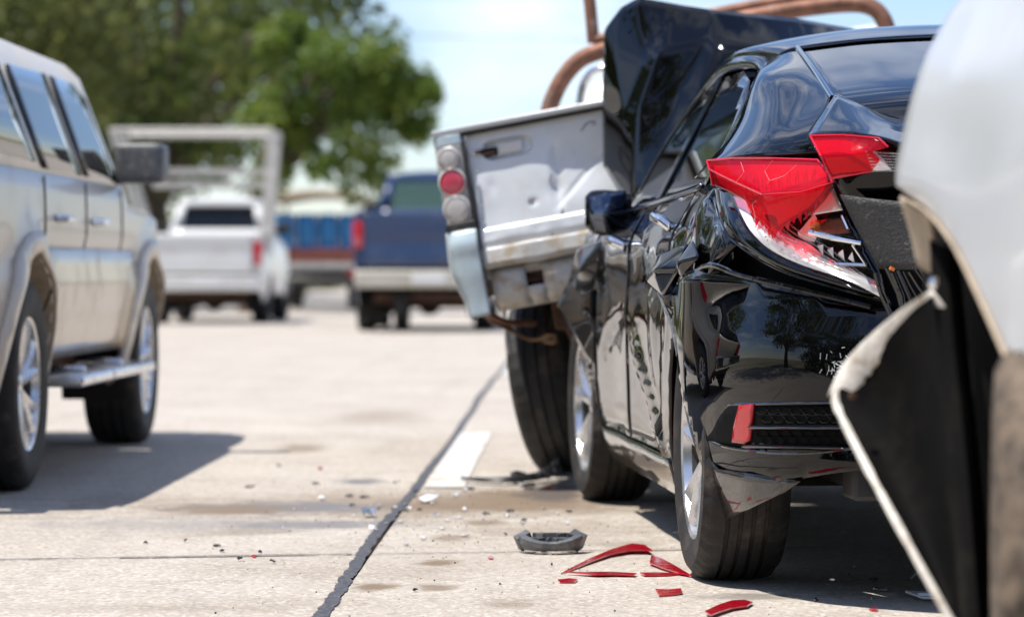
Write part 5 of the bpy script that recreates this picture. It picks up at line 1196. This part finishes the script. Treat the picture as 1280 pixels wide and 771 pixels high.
# ------------------------------------------------------------------ the other vehicles on the road
def make_vehicle(fr, wb, ro, fo, hwid, paint, lower=None, suv=False, wr=.37, sill=.42, beltz=1.12, roofz=1.74, cab=(1.0, 2.5), cowl=2.35, hoodz=1.08, bedz=1.12, bumpz=.56, wheel='alloy', lamp='red_lens_deep', bumper='chrome', window='tinted_window', wing_dark=False, res=.07):
    """off-roader or pickup: sides with wheel arches, bonnet, cab, glass, bed or tail, lamps, bumpers, wheels. x right, y forward from the rear axle"""
    ar = wr+.085
    L = wb+fo
    def V(u, z):
        w = hwid*(1-.05*((z-(.96 if suv else .78))/.45)**2)
        w -= .12*smooth01(wb+.25, L, u)**1.5+.04*smooth01(-ro+.25, -ro, u)
        for cx_ in (0, wb):
            d = math.hypot(u-cx_, z-wr)
            w += .045*math.exp(-((d-ar-.02)/.07)**2)*(1 if z > .3 else 0)
        w -= .018*math.exp(-((z-.82)/.05)**2)
        return w
    top_rear = beltz if suv else bedz
    def aa(cx_): return arc(cx_, wr, ar, 188, -8, 18)
    for s in (-1, 1):
        poly = [(-ro, .50)]+[p for p in aa(0)]+[(ar+.06, sill), (wb-ar-.06, sill)]+[p for p in aa(wb)]+[(L-.06, .45), (L, .62), (L-.02, .80), (L-.10, hoodz-.08), (wb+.1, hoodz-.02), (cowl+.12, hoodz+.01), (cowl, beltz), (cab[0] if not suv else -ro+.1, beltz), (-ro, top_rear)]
        m = MB(); fill(m, poly, res, lambda a_, b_: Vector((s*V(a_, b_), a_, b_))); sd_ = m.build('body_side', paint, fr, thick=.012)
        # shut lines as narrow recessed strips
        if suv:
            for u_ in (cab[0]+.02, 1.28, cowl-.05):
                m = MB(); m.tube([Vector((s*(V(u_, z_)+.001), u_, z_)) for z_ in [sill+.02+(beltz-sill-.03)*k/10 for k in range(11)]], .0045, 5); m.build('shut_line', 'hole_dark', sd_)
            for u_ in (.55, 1.42):
                m = MB(); m.tube([Vector((s*(V(u_+d, .97)+o_), u_+d, .97)) for d, o_ in ((0, .0), (.02, .035), (.16, .035), (.18, 0))], .014, 8); m.build('door_handle', 'chrome', sd_)
        if lower:
            m = MB(); fill(m, [(ar+.07, sill+.005), (wb-ar-.07, sill+.005), (wb-ar+.10, .86), (ar-.10, .86)], res, lambda a_, b_: Vector((s*(V(a_, b_)+.014), a_, b_))); m.build('lower_reflection_panel', lower, fr, thick=.01)  # panel carries the painted reflection of the road
            for cx_ in (0, wb):
                m = MB(); ri, ro_ = arc(cx_, wr, ar+.004, 190, -10, 20), arc(cx_, wr, ar+.085, 190, -10, 20)
                fill(m, ri+ro_[::-1], .05, lambda a_, b_: Vector((s*(V(a_, b_)+.016), a_, b_))); m.build('arch_flare', paint, fr, thick=.02)
                m = MB(); m.grid([[Vector((s*(V(p[0], p[1])+.014), p[0], p[1])) for p in arc(cx_, wr, ar, 190, -10, 20)], [Vector((s*(hwid-.22), p[0], p[1])) for p in arc(cx_, wr, ar, 190, -10, 20)]], 1, 2); m.build('arch_lip', 'dusty_tan', fr)
            m = MB(); m.box((s*(hwid+.03), wb/2, sill-.075), (.16, wb-2*ar-.12, .045)); m.box((s*(hwid-.06), wb/2-.5, sill-.05), (.2, .05, .04)); m.box((s*(hwid-.06), wb/2+.5, sill-.05), (.2, .05, .04)); m.build('running_board', 'alloy', fr, bevel=.015, bseg=3)
        # cab side above the belt
        tum = .36
        gz = lambda a_, b_, o_=0: Vector((s*(V(min(max(a_, 0), wb), beltz)-.005-(b_-beltz)*tum+o_), a_, b_))
        c0, c1 = cab
        if suv: pill = [(-ro+.06, beltz), (cowl+.02, beltz), (c1-.2, roofz-.07), (c1-.5, roofz-.03), (.3, roofz-.03), (-ro+.3, roofz-.08)]
        else: pill = [(c0, beltz), (cowl+.02, beltz), (c1-.2, roofz-.07), (c1-.5, roofz-.04), (c0+.15, roofz-.05)]
        m = MB(); fill(m, pill, .15, lambda a_, b_: gz(a_, b_)); m.build('cab_side', paint, fr, thick=.01)
        zl, zh = beltz+.02, roofz-.11
        if suv: wins = [[(cowl-.12, zl), (1.33, zl), (1.33, zh), (c1-.50, zh), (c1-.28, zh-.05)], [(1.24, zl), (.36, zl), (.32, zh-.02), (1.24, zh)], [(.24, zl+.02), (-ro+.28, zl+.03), (-ro+.42, zh-.04), (.20, zh-.02)]]
        elif c1-c0 > 1.6: wins = [[(cowl-.12, zl), (1.75, zl), (1.75, zh), (c1-.50, zh), (c1-.28, zh-.05)], [(1.66, zl), (c0+.12, zl), (c0+.2, zh-.02), (1.66, zh)]]
        else: wins = [[(cowl-.12, zl), (c0+.12, zl), (c0+.2, zh), (c1-.50, zh), (c1-.28, zh-.05)]]
        for w_ in wins:
            m = MB(); fill(m, w_, .15, lambda a_, b_: gz(a_, b_, .007)); m.build('side_window', window, fr, thick=.004)
        # mirror
        m = MB(); mc_ = gz(cowl-.12, beltz+.10)+Vector((s*.14, 0, 0))
        m.box(mc_, (.22, .12, .17), Euler((0, 0, -s*.15)).to_matrix()); mo_ = m.build('door_mirror', 'grey_plastic' if suv else 'black_plastic', fr, sub=3, crease=.45, angle=180); m = MB(); m.tube([gz(cowl-.12, beltz+.02), mc_+Vector((-s*.08, 0, -.05))], .022, 8); m.build('mirror_arm', 'black_plastic', mo_)
        # lamps
        m = MB(); zl_ = top_rear-.12
        m.box((s*(hwid-.06), -ro-.004, zl_-.17), (.13, .06, .34)); lo = m.build('tail_lamp', lamp, fr, bevel=.015, bseg=3)
        m = MB(); m.box((s*(hwid-.06), -ro-.012, zl_-.26), (.11, .06, .10)); m.build('clear_lens', 'clear_lens', lo, bevel=.01)
        m = MB(); m.box((s*(hwid-.30), L-.05, .84), (.34, .12, .16)); m.build('headlamp', 'clear_lens', fr, bevel=.03, bseg=3)
        for cx_ in (0, wb):
            make_wheel(fr, (s*(hwid-.115), cx_, wr), wr, .25, wr*.62, s, wheel, ribs=3, seg=60, detail=suv, spokes=6)
            m = MB(); ap = arc(cx_, wr, ar+.01, 200, -20, 16); m.grid([[Vector((s*(hwid-.30), p[0], p[1])) for p in ap], [Vector((s*(hwid-.03), p[0], p[1])) for p in ap]], 1, 1, lin=True); m.add([(s*(hwid-.31), p[0], p[1]) for p in ap], [tuple(range(17))]); m.build('wheel_liner', 'hole_dark', fr)
    W = lambda u, z: V(u, z)
    def across(u, z, w, crown, bow=0): return [Vector((x*w, u-bow*abs(x)**2, z-crown*abs(x)**2.2)) for x in (-1, -.66, -.33, 0, .33, .66, 1)]
    m = MB(); m.grid([across(cowl+.10, hoodz+.05, W(cowl, hoodz), .045), across(wb+.1, hoodz+.035, W(wb, hoodz-.02), .05), across(L-.12, hoodz-.02, W(L-.1, hoodz-.08), .055, .1), across(L-.02, .80, W(L, .8), 0, .12), across(L+.01, .62, W(L, .62), 0, .14), across(L-.05, .42, W(L, .45), 0, .12)], 3, 4); m.build('bonnet', paint, fr, thick=.012)
    ws0 = across(cowl+.12, beltz-.02, W(cowl, beltz)-.02, 0, .22); ws1 = across(cab[1]-.22, roofz-.02, W(1.5, beltz)-.02-(roofz-beltz)*.36, .045, .06)
    m = MB(); m.grid([ws0, [a_.lerp(b_, .5)+Vector((0, .03, .02)) for a_, b_ in zip(ws0, ws1)], ws1], 3, 5); m.build('windscreen', window, fr, thick=.005)
    rw = W(1.5, beltz)-.0-(roofz-beltz)*.36
    rear_u = -ro+.30 if suv else cab[0]+.15
    m = MB(); m.grid([across(cab[1]-.2, roofz-.015, rw, .05, .05), across(cab[1]-.7, roofz+.015, rw, .05), across((cab[1]+rear_u)/2-.1, roofz+.02, rw, .05), across(rear_u, roofz-.02, rw, .05)], 3, 4); m.build('roof', paint, fr, thick=.012)
    if suv:
        m = MB(); m.grid([across(-ro+.05, .50, W(-ro, .5), 0, -.1), across(-ro-.01, .8, W(-ro, .8), 0, -.06), across(-ro, beltz, W(-ro, beltz), 0, -.06)], 3, 4); m.build('tail_door', paint, fr, thick=.012)
        m = MB(); m.grid([across(-ro+.02, beltz, W(0, beltz)-.03, 0, -.06), across(-ro+.30, roofz-.04, rw, .04, 0)], 3, 4); m.build('rear_window', window, fr, thick=.006)
    else:
        wz0, wz1, ww_ = beltz+.08, roofz-.13, rw-.02
        yb = lambda z: cab[0]+.01+.14*max(0, z-beltz)/(roofz-beltz)
        wb_ = lambda z: (W(1, beltz)-.01)+(rw-W(1, beltz)+.01)*max(0, z-beltz)/(roofz-beltz)
        m = MB()
        for za, zc in ((beltz-.45, wz0), (wz1, roofz-.03)):
            m.grid([[Vector((x*wb_(z), yb(z), z)) for x in (-1, -.5, 0, .5, 1)] for z in (za, (za+zc)/2, zc)], 2, 2, lin=True)
        for s in (-1, 1):
            m.grid([[Vector((s*wb_(z), yb(z), z)), Vector((s*(ww_-.06*(z > wz0+.1)), yb(z), z))] for z in (wz0, wz1)], 2, 2, lin=True)
        m.build('cab_back', paint, fr, thick=.012)
        m = MB(); m.add([(-ww_-.01, yb(wz0)+.006, wz0-.01), (ww_+.01, yb(wz0)+.006, wz0-.01), (ww_-.04, yb(wz1)+.006, wz1+.01), (-ww_+.04, yb(wz1)+.006, wz1+.01)], [(0, 1, 2, 3)]); m.build('cab_rear_window', window, fr, smooth=False, thick=.006)
        tz0 = bumpz+.16
        m = MB(); fill(m, [(-hwid+.14, tz0), (hwid-.14, tz0), (hwid-.14, bedz), (-hwid+.14, bedz)], .06, lambda a_, b_: Vector((a_, -ro+.012*math.exp(-((b_-tz0-.3)/.10)**4), b_))); tgt = m.build('tailgate', paint, fr, thick=.04, offset=1)
        m = MB(); m.box((0, -ro-.012, bedz-.10), (.22, .02, .06)); m.build('tailgate_handle', 'black_plastic', tgt, bevel=.01)
        for s in (-1, 1):
            m = MB(); m.box((s*(hwid-.07), -ro+.02, (tz0+bedz)/2+.0), (.13, .06, bedz-tz0)); m.build('corner_post', paint, fr, bevel=.015)
            m = MB(); m.box((s*(hwid-.10), (cab[0]-ro)/2, bedz), (.12, cab[0]+ro-.02, .035)); m.build('bed_rail', paint, fr, bevel=.01)
            m = MB(); m.box((s*(hwid-.16), (cab[0]-ro)/2, bedz-.25), (.02, cab[0]+ro-.06, .48)); m.build('bed_inner_wall', paint, fr, smooth=False)
        m = MB(); m.box((0, (cab[0]-ro)/2, tz0+.03), (2*hwid-.30, cab[0]+ro-.08, .04)); m.build('bed_floor', 'dark_metal', fr, smooth=False)
    m = MB(); m.box((0, -ro-.09, bumpz), (2*hwid-.05, .14, .22)); bo = m.build('rear_bumper', bumper, fr, bevel=.03, bseg=3)
    m = MB(); m.box((.1, -ro-.165, bumpz+.01), (.44, .012, .13)); m.build('number_plate', 'number_plate', bo, bevel=.003)
    m = MB(); m.box((0, L-.0, .50), (2*hwid-.25, .16, .2)); m.build('front_bumper', paint, fr, bevel=.04, bseg=3)
    m = MB(); m.box((0, wb/2, .44), (2*hwid-.5, wb+ro+fo-.5, .14)); m.tube([(-hwid+.2, 0, wr), (hwid-.2, 0, wr)], .06, 10); m.lathe([(-.14, 0), (-.1, .11), (0, .16), (.1, .11), (.14, 0)], 18, 'Y', c=(.05, 0, wr)); m.build('chassis', 'rust_dark', fr, bevel=.02)
    m = MB(); m.box((0, (cowl+(0 if suv else cab[0]))/2, .76), (2*hwid-.28, cowl-(0 if suv else cab[0])-.1, .55)); m.build('cabin_fill_box', 'seat_fabric', fr, bevel=.03)
    for x in (-.4, .4):
        for y in ((1.35, .45) if suv else (cab[0]+.45,)):
            m = MB(); m.box((x, y, 1.15), (.5, .14, .62), Euler((.18, 0, 0)).to_matrix()); m.box((x, y-.1, 1.50), (.26, .09, .16)); m.build('seat', 'seat_fabric', fr, bevel=.04)
    if False:
        for s in (-1, 1):
            m = MB(); m.tube(curve([Vector((s*(rw-.06), u_, z_)) for u_, z_ in ((-.4, roofz-.01), (-.3, roofz+.05), (.4, roofz+.07), (1.0, roofz+.07), (1.45, roofz+.04), (1.55, roofz-.01))], 4), .018, 8); m.build('roof_rack_bar', 'alloy', fr)
SV = Frame('off_roader', (-2.84, 10.98, 0), 0, label='beige silver off-roader with running boards passing the wrecks', cat='car')
make_vehicle(SV, 3.02, 1.0, .82, .92, 'suv_paint', lower='suv_road_reflect', suv=True, wr=.375, sill=.44, beltz=1.13, roofz=1.66, cab=(.30, 2.42), cowl=2.30, hoodz=1.05, res=.05)
WP = Frame('white_pickup', (-5.48, 47.1, 0), 0, label='white pickup with a tall pale cargo rack over its bed', cat='pickup')
make_vehicle(WP, 2.9, 1.1, .8, .88, 'white_paint', suv=False, wr=.34, cab=(1.05, 2.45), cowl=2.2, roofz=1.92, beltz=1.36, bedz=1.34, hoodz=1.25, bumpz=.60, wheel='steel', bumper='white_paint', res=.12)
# cargo rack: posts, rails and slats, splayed outwards
rk = MB(); rk.tube([(-1.40, -1.0, 2.88), (1.02, -1.0, 2.88)], .032, 8); ro_ = rk.build('cargo_rack', 'weathered_wood', WP)
for s in (-1, 1):
    for y in (-1.0, -.3, .4):
        m = MB(); m.tube([(s*.84, y, .95), (s*(.93 if s > 0 else 1.1), y, 1.9), (s*(1.0 if s > 0 else 1.38), y, 2.90)], [.036, .036, .036], 8); m.build('rack_post', 'weathered_wood', ro_)
    for k, z in enumerate((1.25, 1.55, 1.85, 2.15, 2.45, 2.75)):
        x = s*(.86+(.14 if s > 0 else .52)*(z-.95)/1.95)
        m = MB(); m.box((x, -.3, z), (.02, 1.45, .05)); m.build('rack_slat', 'weathered_wood', ro_, bevel=.005)
m = MB(); m.tube([(-1.3, .4, 2.86), (1.0, .4, 2.86)], .045, 8); m.build('rack_crossbar', 'weathered_wood', ro_)
for z in (2.1, 2.3):
    m = MB(); m.box((0, .42, z), (1.9, .03, .10)); m.build('rack_slat', 'weathered_wood', ro_, bevel=.005)
BPk = Frame('blue_pickup', (-1.93, 40.9, 0), 0, label='dark blue pickup with cream rear bumper parked ahead of the wrecks', cat='pickup')
make_vehicle(BPk, 2.95, 1.1, .8, .88, 'navy_paint', suv=False, wr=.35, cab=(1.0, 2.45), cowl=2.2, roofz=2.12, beltz=1.54, bedz=1.54, hoodz=1.4, bumpz=.68, wheel='steel', bumper='cream_bumper', window='clear_window', res=.12)
m = MB(); m.lathe([(-.10, .0), (-.10, .2), (-.09, .32), (0, .345), (.09, .32), (.10, .2), (.10, 0)], 30, 'X', c=(-.28, -.55, .35)); m.build('spare_wheel', 'rubber', BPk)
# loaded blue truck far ahead
TK = Frame('loaded_truck', (-5.15, 63, 0), 0, label='small truck piled with blue barrels under a tan awning far ahead', cat='truck')
m = MB(); m.box((0, 1.0, .75), (1.75, 3.2, .12)); m.build('load_bed', 'dark_metal', TK, bevel=.02)
for k, z in enumerate((.90, 1.04, 1.18)):
    m = MB(); m.box((0, -.62, z), (1.78, .04, .12)); m.build('tail_board', 'red_wood' if k != 0 else 'weathered_wood', TK, bevel=.005)
    for s in (-1, 1):
        m = MB(); m.box((s*.89, 1.0, z), (.04, 3.2, .12)); m.build('side_board', 'red_wood', TK, bevel=.005)
for s in (-1, 1):
    for y in (-.6, 2.55):
        m = MB(); m.box((s*.88, y, 1.65), (.06, .06, 1.8)); m.build('awning_post', 'weathered_wood', TK, bevel=.005)
m = MB(); m.grid([[Vector((x, -.75, 2.42-.12*(x/.95)**2)) for x in (-.95, -.4, 0, .4, .95)], [Vector((x, 2.6, 2.45-.12*(x/.95)**2)) for x in (-.95, -.4, 0, .4, .95)]], 3, 3); m.build('awning', 'tan_canvas', TK, thick=.15)
m = MB(); m.box((0, 3.3, 1.25), (1.7, 1.2, 1.3), taper=.85); m.build('truck_cab', 'white_paint', TK, bevel=.08, bseg=3)
m = MB(); m.box((0, -.75, .56), (1.7, .12, .14)); m.build('rear_bumper', 'dark_metal', TK, bevel=.02)
for s in (-1, 1):
    make_wheel(TK, (s*.72, .2, .38), .38, .24, .22, s, 'steel', ribs=3, seg=40, detail=False); make_wheel(TK, (s*.72, 3.3, .38), .38, .24, .22, s, 'steel', ribs=3, seg=40, detail=False)
    m = MB(); m.box((s*.75, -.66, .72), (.2, .05, .10)); m.build('tail_lamp', 'red_lens_deep', TK, bevel=.01)
bar0 = MB(); bar0.lathe([(0, 0), (0, .19), (.02, .205), (.14, .21), (.16, .218), (.18, .21), (.36, .21), (.38, .218), (.40, .21), (.54, .205), (.56, .19), (.55, .03), (.55, 0)], 20, 'Z')
bo_ = None
for lay in (0, 1):
    for r_ in range(1):
        for k in range(4):
            x, y, z = -.64+k*.427+(.0 if lay == 0 else .0), -.36+r_*.45, .82+lay*.565
            if bo_ is None: bo_ = bar0.build('barrel', 'blue_plastic'); o = bo_
            else: o = bo_.copy(); scene.collection.objects.link(o)
            o.location = TK.M @ Vector((x, y, z))
            tag(o, 'blue plastic barrel in the %s layer of the truck load' % ('bottom' if lay == 0 else 'top'), 'barrel', 'blue barrels on the far truck, %s layer' % ('bottom' if lay == 0 else 'top'))
# ------------------------------------------------------------------ debris on the road
DG = 'broken bits scattered on the road'
def g3(px, py, z=0):
    p = G(px, py); p.z = z; return p
def tagd(o, label, cat='debris', group=None): return tag(o, label, cat, group)
def center(o):
    """put the origin under the piece"""
    me = o.data; vs = [v.co for v in me.vertices]; c = sum(vs, Vector())/len(vs); c.z = min(v.z for v in vs)
    me.transform(Matrix.Translation(-c)); o.location = c
    return o
def strip(name, mid, wid, z, mt, label, thick=.003, cat='debris', curl=.0, group=None):
    """a bent sliver lying on the road: mid = picture points along it, wid widths in metres across the view depth"""
    m = MB(); c = [g3(*p) for p in mid]; w = wid
    cc = curve(c, 5); n = len(cc); ws = []
    for i in range(n):
        t = i/(n-1)*(len(w)-1); k = min(int(t), len(w)-2); ws.append(w[k]+(w[k+1]-w[k])*(t-k))
    vs = []
    for i, p in enumerate(cc):
        tv = (cc[min(i+1, n-1)]-cc[max(i-1, 0)]).normalized(); nv = Vector((-tv.y, tv.x, 0))
        k = i/(n-1); zz = z+curl*math.sin(PI*k)
        j = .25*ws[i]*pnoise(Vector((i*1.7, mid[0][0], 0)))
        vs.append([p-nv*(ws[i]/2+j)+Vector((0, 0, zz)), p+Vector((0, 0, zz+abs(ws[i])*.03)), p+nv*(ws[i]/2+j)+Vector((0, 0, zz*.6+.0015))])
    m.grid(vs, 2, 1, lin=True); o = m.build(name, mt, None, thick=thick, offset=1, angle=25); center(o)
    o.location.z = max(o.location.z, .0045)
    return tagd(o, label, cat, group)
# the big bent red fragment: two thin arms meeting in a peak, a bar on the ground
def plate(name, px_poly, mt, label, cat, tilt=.004, thick=.0035, group=None, seed=0):
    """a flat broken piece with crisp edges lying on the road, one side resting a little higher"""
    pts = [g3(*p) for p in px_poly]; c_ = sum(pts, Vector())/len(pts); rnd = random.Random(seed)
    ax = Vector((rnd.uniform(-1, 1), rnd.uniform(-.3, .3), 0)); r_ = max((p-c_).length for p in pts)
    m = MB(); fill(m, [(p.x, p.y) for p in pts], .02, lambda a_, b_: Vector((a_, b_, .004+tilt*(1+((a_-c_.x)*ax.x+(b_-c_.y)*ax.y)/r_))), .035)
    o = m.build(name, mt, None, smooth=False, thick=thick, offset=1); center(o); o.location.z = .0045
    return tagd(o, label, cat, group)
plate('red_lens_fragment', [(701, 718), (720, 709), (738, 701), (765, 691), (790, 685), (806, 687), (816, 694), (806, 693), (786, 693), (762, 697), (738, 705), (722, 711)], 'red_lens_deep', 'long curved red lens fragment with a peaked end beside the black rear tyre', 'lens fragment', .012, seed=2)
plate('red_lens_fragment', [(814, 698), (824, 700), (840, 708), (864, 722), (848, 719), (828, 713), (812, 707)], 'red_lens_deep', 'wedge of red lens pointing at the rear tyre foot', 'lens fragment', .006, seed=3)
plate('red_lens_fragment', [(705, 718), (730, 718.5), (762, 718), (796, 719.5), (793, 721.5), (770, 721), (745, 721.5)], 'red_lens_deep', 'straight red lens strip closing the peaked fragment', 'lens fragment', .002, seed=4)
plate('red_lens_fragment', [(697, 726), (712, 724.5), (722, 726), (718, 729), (700, 729)], 'red_lens_deep', 'little red lens sliver below the peaked red fragment', 'lens fragment', .002, seed=5)
plate('red_lens_fragment', [(819, 738), (836, 739), (851, 738), (853, 743), (840, 745), (824, 746)], 'red_lens_deep', 'oblong red lens chip on bare concrete left of the rear tyre', 'lens fragment', .003, seed=6)
plate('red_lens_fragment', [(881, 769), (898, 760), (915, 754), (930, 753), (941, 756), (934, 761), (915, 764), (900, 769), (888, 774)], 'red_lens_deep', 'curved red lens shard in front of the rear tyre tread', 'lens fragment', .006, seed=7)
for k, (px, py, w) in enumerate([(317, 696, 6), (400, 586, 6), (613, 698, 7), (686, 611, 10), (1040, 728, 8), (1092, 763, 12)]):
    plate('red_lens_chip', [(px-w/2, py), (px, py-1.6), (px+w/2, py-.4), (px+w*.3, py+1.4), (px-w*.2, py+1)], 'red_lens_deep', 'tiny red lens chip lying on the concrete', 'lens chip', .002, group='tiny red lens chips', seed=k)
# black curved bracket (half ring with ribs)
base = g3(688, 690); sc_ = base.y/FPX
m = MB()
rows = []
for k in range(13):
    a_ = PI+PI*k/12
    rx_, ry_ = .074, .05
    c_ = base+Vector((rx_*math.cos(a_), -.02+ry_*math.sin(a_), 0)); hgt = .024+.018*abs(math.cos(a_))**2
    n_ = Vector((math.cos(a_), math.sin(a_), 0))
    rows.append([c_-n_*.012+Vector((0, 0, .004)), c_+Vector((0, 0, .002)), c_+n_*.012+Vector((0, 0, hgt*.5)), c_+n_*.014+Vector((0, 0, hgt)), c_-n_*.004+Vector((0, 0, hgt+.004)), c_-n_*.012+Vector((0, 0, hgt*.8))])
m.grid(rows, 1, 2, lin=True)
for k in range(7):
    a_ = PI+PI*(k+.7)/8; c_ = base+Vector((.074*math.cos(a_), -.02+.05*math.sin(a_), .02)); m.box(c_-Vector((math.cos(a_), math.sin(a_), 0))*.022, (.04, .006, .034), Matrix.Rotation(a_, 3, 'Z'))
m.box(base+Vector((-.072, -.005, .026)), (.042, .03, .042), Euler((.2, -.45, .3)).to_matrix()); m.box(base+Vector((.070, -.005, .026)), (.042, .045, .042), Euler((.2, .4, -.3)).to_matrix())
m.box(base+Vector((0, .03, .03)), (.10, .006, .03)); m.box(base+Vector((-.03, .012, .03)), (.006, .05, .03), Euler((0, 0, .5)).to_matrix()); m.box(base+Vector((.03, .012, .03)), (.006, .05, .03), Euler((0, 0, -.5)).to_matrix())
o = m.build('plastic_bracket', 'grey_plastic', None, smooth=False, bevel=.0015); center(o); tagd(o, 'dark grey curved plastic bracket with ribs lying before the peaked red fragment', 'bracket')
o.location.z = .002
# long black trim strip by the wheels
m = MB(); rows = []
tr_ = [(576, 602, .008), (600, 605, .016), (630, 606, .018), (655, 605, .022), (675, 603, .026), (688, 600, .045), (697, 598, .055)]
for i, (px, py, hg) in enumerate(tr_):
    c_ = g3(px, py); w_ = .012+.018*math.sin(PI*min(1, (i+.4)/6)); hg *= 1.25
    rows.append([c_+Vector((0, -w_, .003)), c_+Vector((0, -w_*.5, hg*.8)), c_+Vector((0, 0, hg+.01*pnoise(Vector((i*1.3, 0, 0))))), c_+Vector((0, w_*.8, hg*.7)), c_+Vector((0, w_*1.2, .004))])
m.grid(rows, 4, 3)
for k in range(8):
    c_ = g3(640+k*7, 604); m.box(c_+Vector((random.uniform(-.01, .01), random.uniform(-.03, .03), .014+.002*k)), (random.uniform(.02, .05), random.uniform(.02, .05), random.uniform(.006, .014)), Euler((random.random(), random.random(), random.random())).to_matrix())
c_ = g3(692, 600); m.tube([c_+Vector((-.02, 0, .02)), c_+Vector((.0, 0, .055)), c_+Vector((.02, .02, .03)), c_+Vector((.015, -.03, .01))], .008, 6)
o = m.build('trim_strip', 'black_plastic', None, thick=.003, angle=25); center(o); o.location.z = .003; tagd(o, 'long black plastic trim strip with a ragged raised end by the tyres', 'trim strip')
# pale and silver shards, dark crumbs
def shard(name, px, py, size, mt, label, seed, cat='shard', group=None, h=.014, n=7):
    rnd = random.Random(seed); c_ = g3(px, py); m = MB(); pts = []
    for k in range(n):
        a_ = 2*PI*k/n; r_ = size*rnd.uniform(.45, 1.0); pts.append(Vector((r_*math.cos(a_), r_*math.sin(a_)*1.1, rnd.uniform(0, h))))
    pts.append(Vector((0, 0, h*rnd.uniform(.5, 1.3))))
    m.add([c_+p+Vector((0, 0, .003)) for p in pts], [(k, (k+1) % n, n) for k in range(n)])
    o = m.build(name, mt, None, smooth=False, thick=.003); center(o); o.location.z = .004; return tagd(o, label, cat, group)
shard('silver_shard', 461, 646, .036, 'chrome', 'crumpled bright silver shard on the tar joint, nearer of two', 1, h=.03)
shard('silver_shard', 534, 628, .042, 'reflector_silver', 'pale silver shard on the brown stain right of the tar joint', 2, h=.025)
shard('silver_shard', 402, 625, .020, 'white_plastic', 'small white plastic shard on the grey stain', 3)
shard('silver_shard', 468, 663, .020, 'reflector_silver', 'small silver shard in the middle of the tar joint', 4, h=.02)
shard('silver_shard', 660, 611, .036, 'chrome', 'silver shard just below the black trim strip', 5, h=.022)
shard('silver_shard', 568, 621, .015, 'white_plastic', 'small white plastic chip on the brown stain', 6)
shard('silver_shard', 634, 647, .013, 'white_plastic', 'white plastic chip below the brown stain', 7)
shard('silver_shard', 582, 670, .018, 'white_plastic', 'thin pale flake left of the plastic bracket', 8, h=.005)
shard('silver_shard', 1100, 739, .026, 'alloy', 'curved grey flake in the shade behind the rear tyre', 9, h=.01)
shard('silver_shard', 1147, 726, .026, 'white_plastic', 'light bent flake next to the white plate in the shade', 10, h=.02)
m = MB(); c_ = g3(1160, 749); m.box(c_+Vector((0, 0, .010)), (.075, .10, .006), Euler((.05, .06, .3)).to_matrix()); m.box(c_+Vector((0, -.03, .012)), (.06, .006, .012), Euler((.05, .06, .3)).to_matrix()); o = m.build('white_plate', 'white_plastic', None, smooth=False, bevel=.002); center(o); o.location.z = .003; tagd(o, 'flat white plastic plate on the road below the torn bumper corner', 'plastic plate')
for k, (px, py, s_) in enumerate([(312, 609, .028), (437, 621, .022), (456, 622, .02), (272, 683, .020), (277, 690, .012), (519, 739, .011), (394, 606, .02), (637, 640, .024), (608, 643, .016), (520, 616, .018), (507, 640, .014), (525, 638, .012), (182, 680, .008), (232, 678, .007), (348, 583, .014), (1092, 726, .018), (440, 634, .012), (590, 612, .02), (325, 692, .008), (655, 652, .012), (712, 640, .014), (700, 676, .006), (340, 704, .01), (625, 732, .006), (300, 701, .01), (1020, 752, .010), (690, 708, .005)]):
    shard('plastic_crumb', px, py, s_, 'black_plastic', 'small black plastic crumb on the concrete', 40+k, 'crumb', 'black plastic crumbs on the road', h=.008, n=6)
plate('red_lens_fragment', [(800, 718.5), (826, 717.5), (852, 718.5), (834, 720.5), (806, 721)], 'red_lens_deep', 'slim red lens strip touching the wedge of red lens', 'lens fragment', .002, seed=14)
rnd = random.Random(77)
for k in range(34):
    px, py = rnd.gauss(570, 95), rnd.gauss(634, 20)
    if py < 598 or px > 715: px, py = rnd.uniform(440, 690), rnd.uniform(604, 668)
    shard('glass_chip', px, py, rnd.uniform(.006, .016), rnd.choice(['white_plastic', 'reflector_silver', 'chrome', 'lamp_grey']), 'tiny pale chip scattered around the brown stain', 200+k, 'chip', 'pale chips around the brown stain', h=.008, n=5)
# fine grit and glass dust, past counting
rnd = random.Random(5); m = MB()
for k in range(620):
    if k < 380: px, py = rnd.gauss(600, 150), rnd.gauss(645, 30)
    else: px, py = rnd.uniform(250, 1150), rnd.uniform(590, 780)
    if py < 560: continue
    c_ = g3(px, py); s_ = rnd.uniform(.0008, .0024)
    m.cur = 0 if rnd.random() < .82 else (1 if rnd.random() < .6 else 2)
    m.box(c_+Vector((0, 0, s_*.4+.001)), (s_*2, s_*1.6, s_), Euler((rnd.random(), rnd.random(), rnd.random()*6)).to_matrix())
o = m.build('road_grit', ['dusty_tan', 'hole_dark', 'white_plastic'], None, smooth=False); tag(o, 'fine grit and crumbs of glass strewn over the concrete', 'grit', kind='stuff')
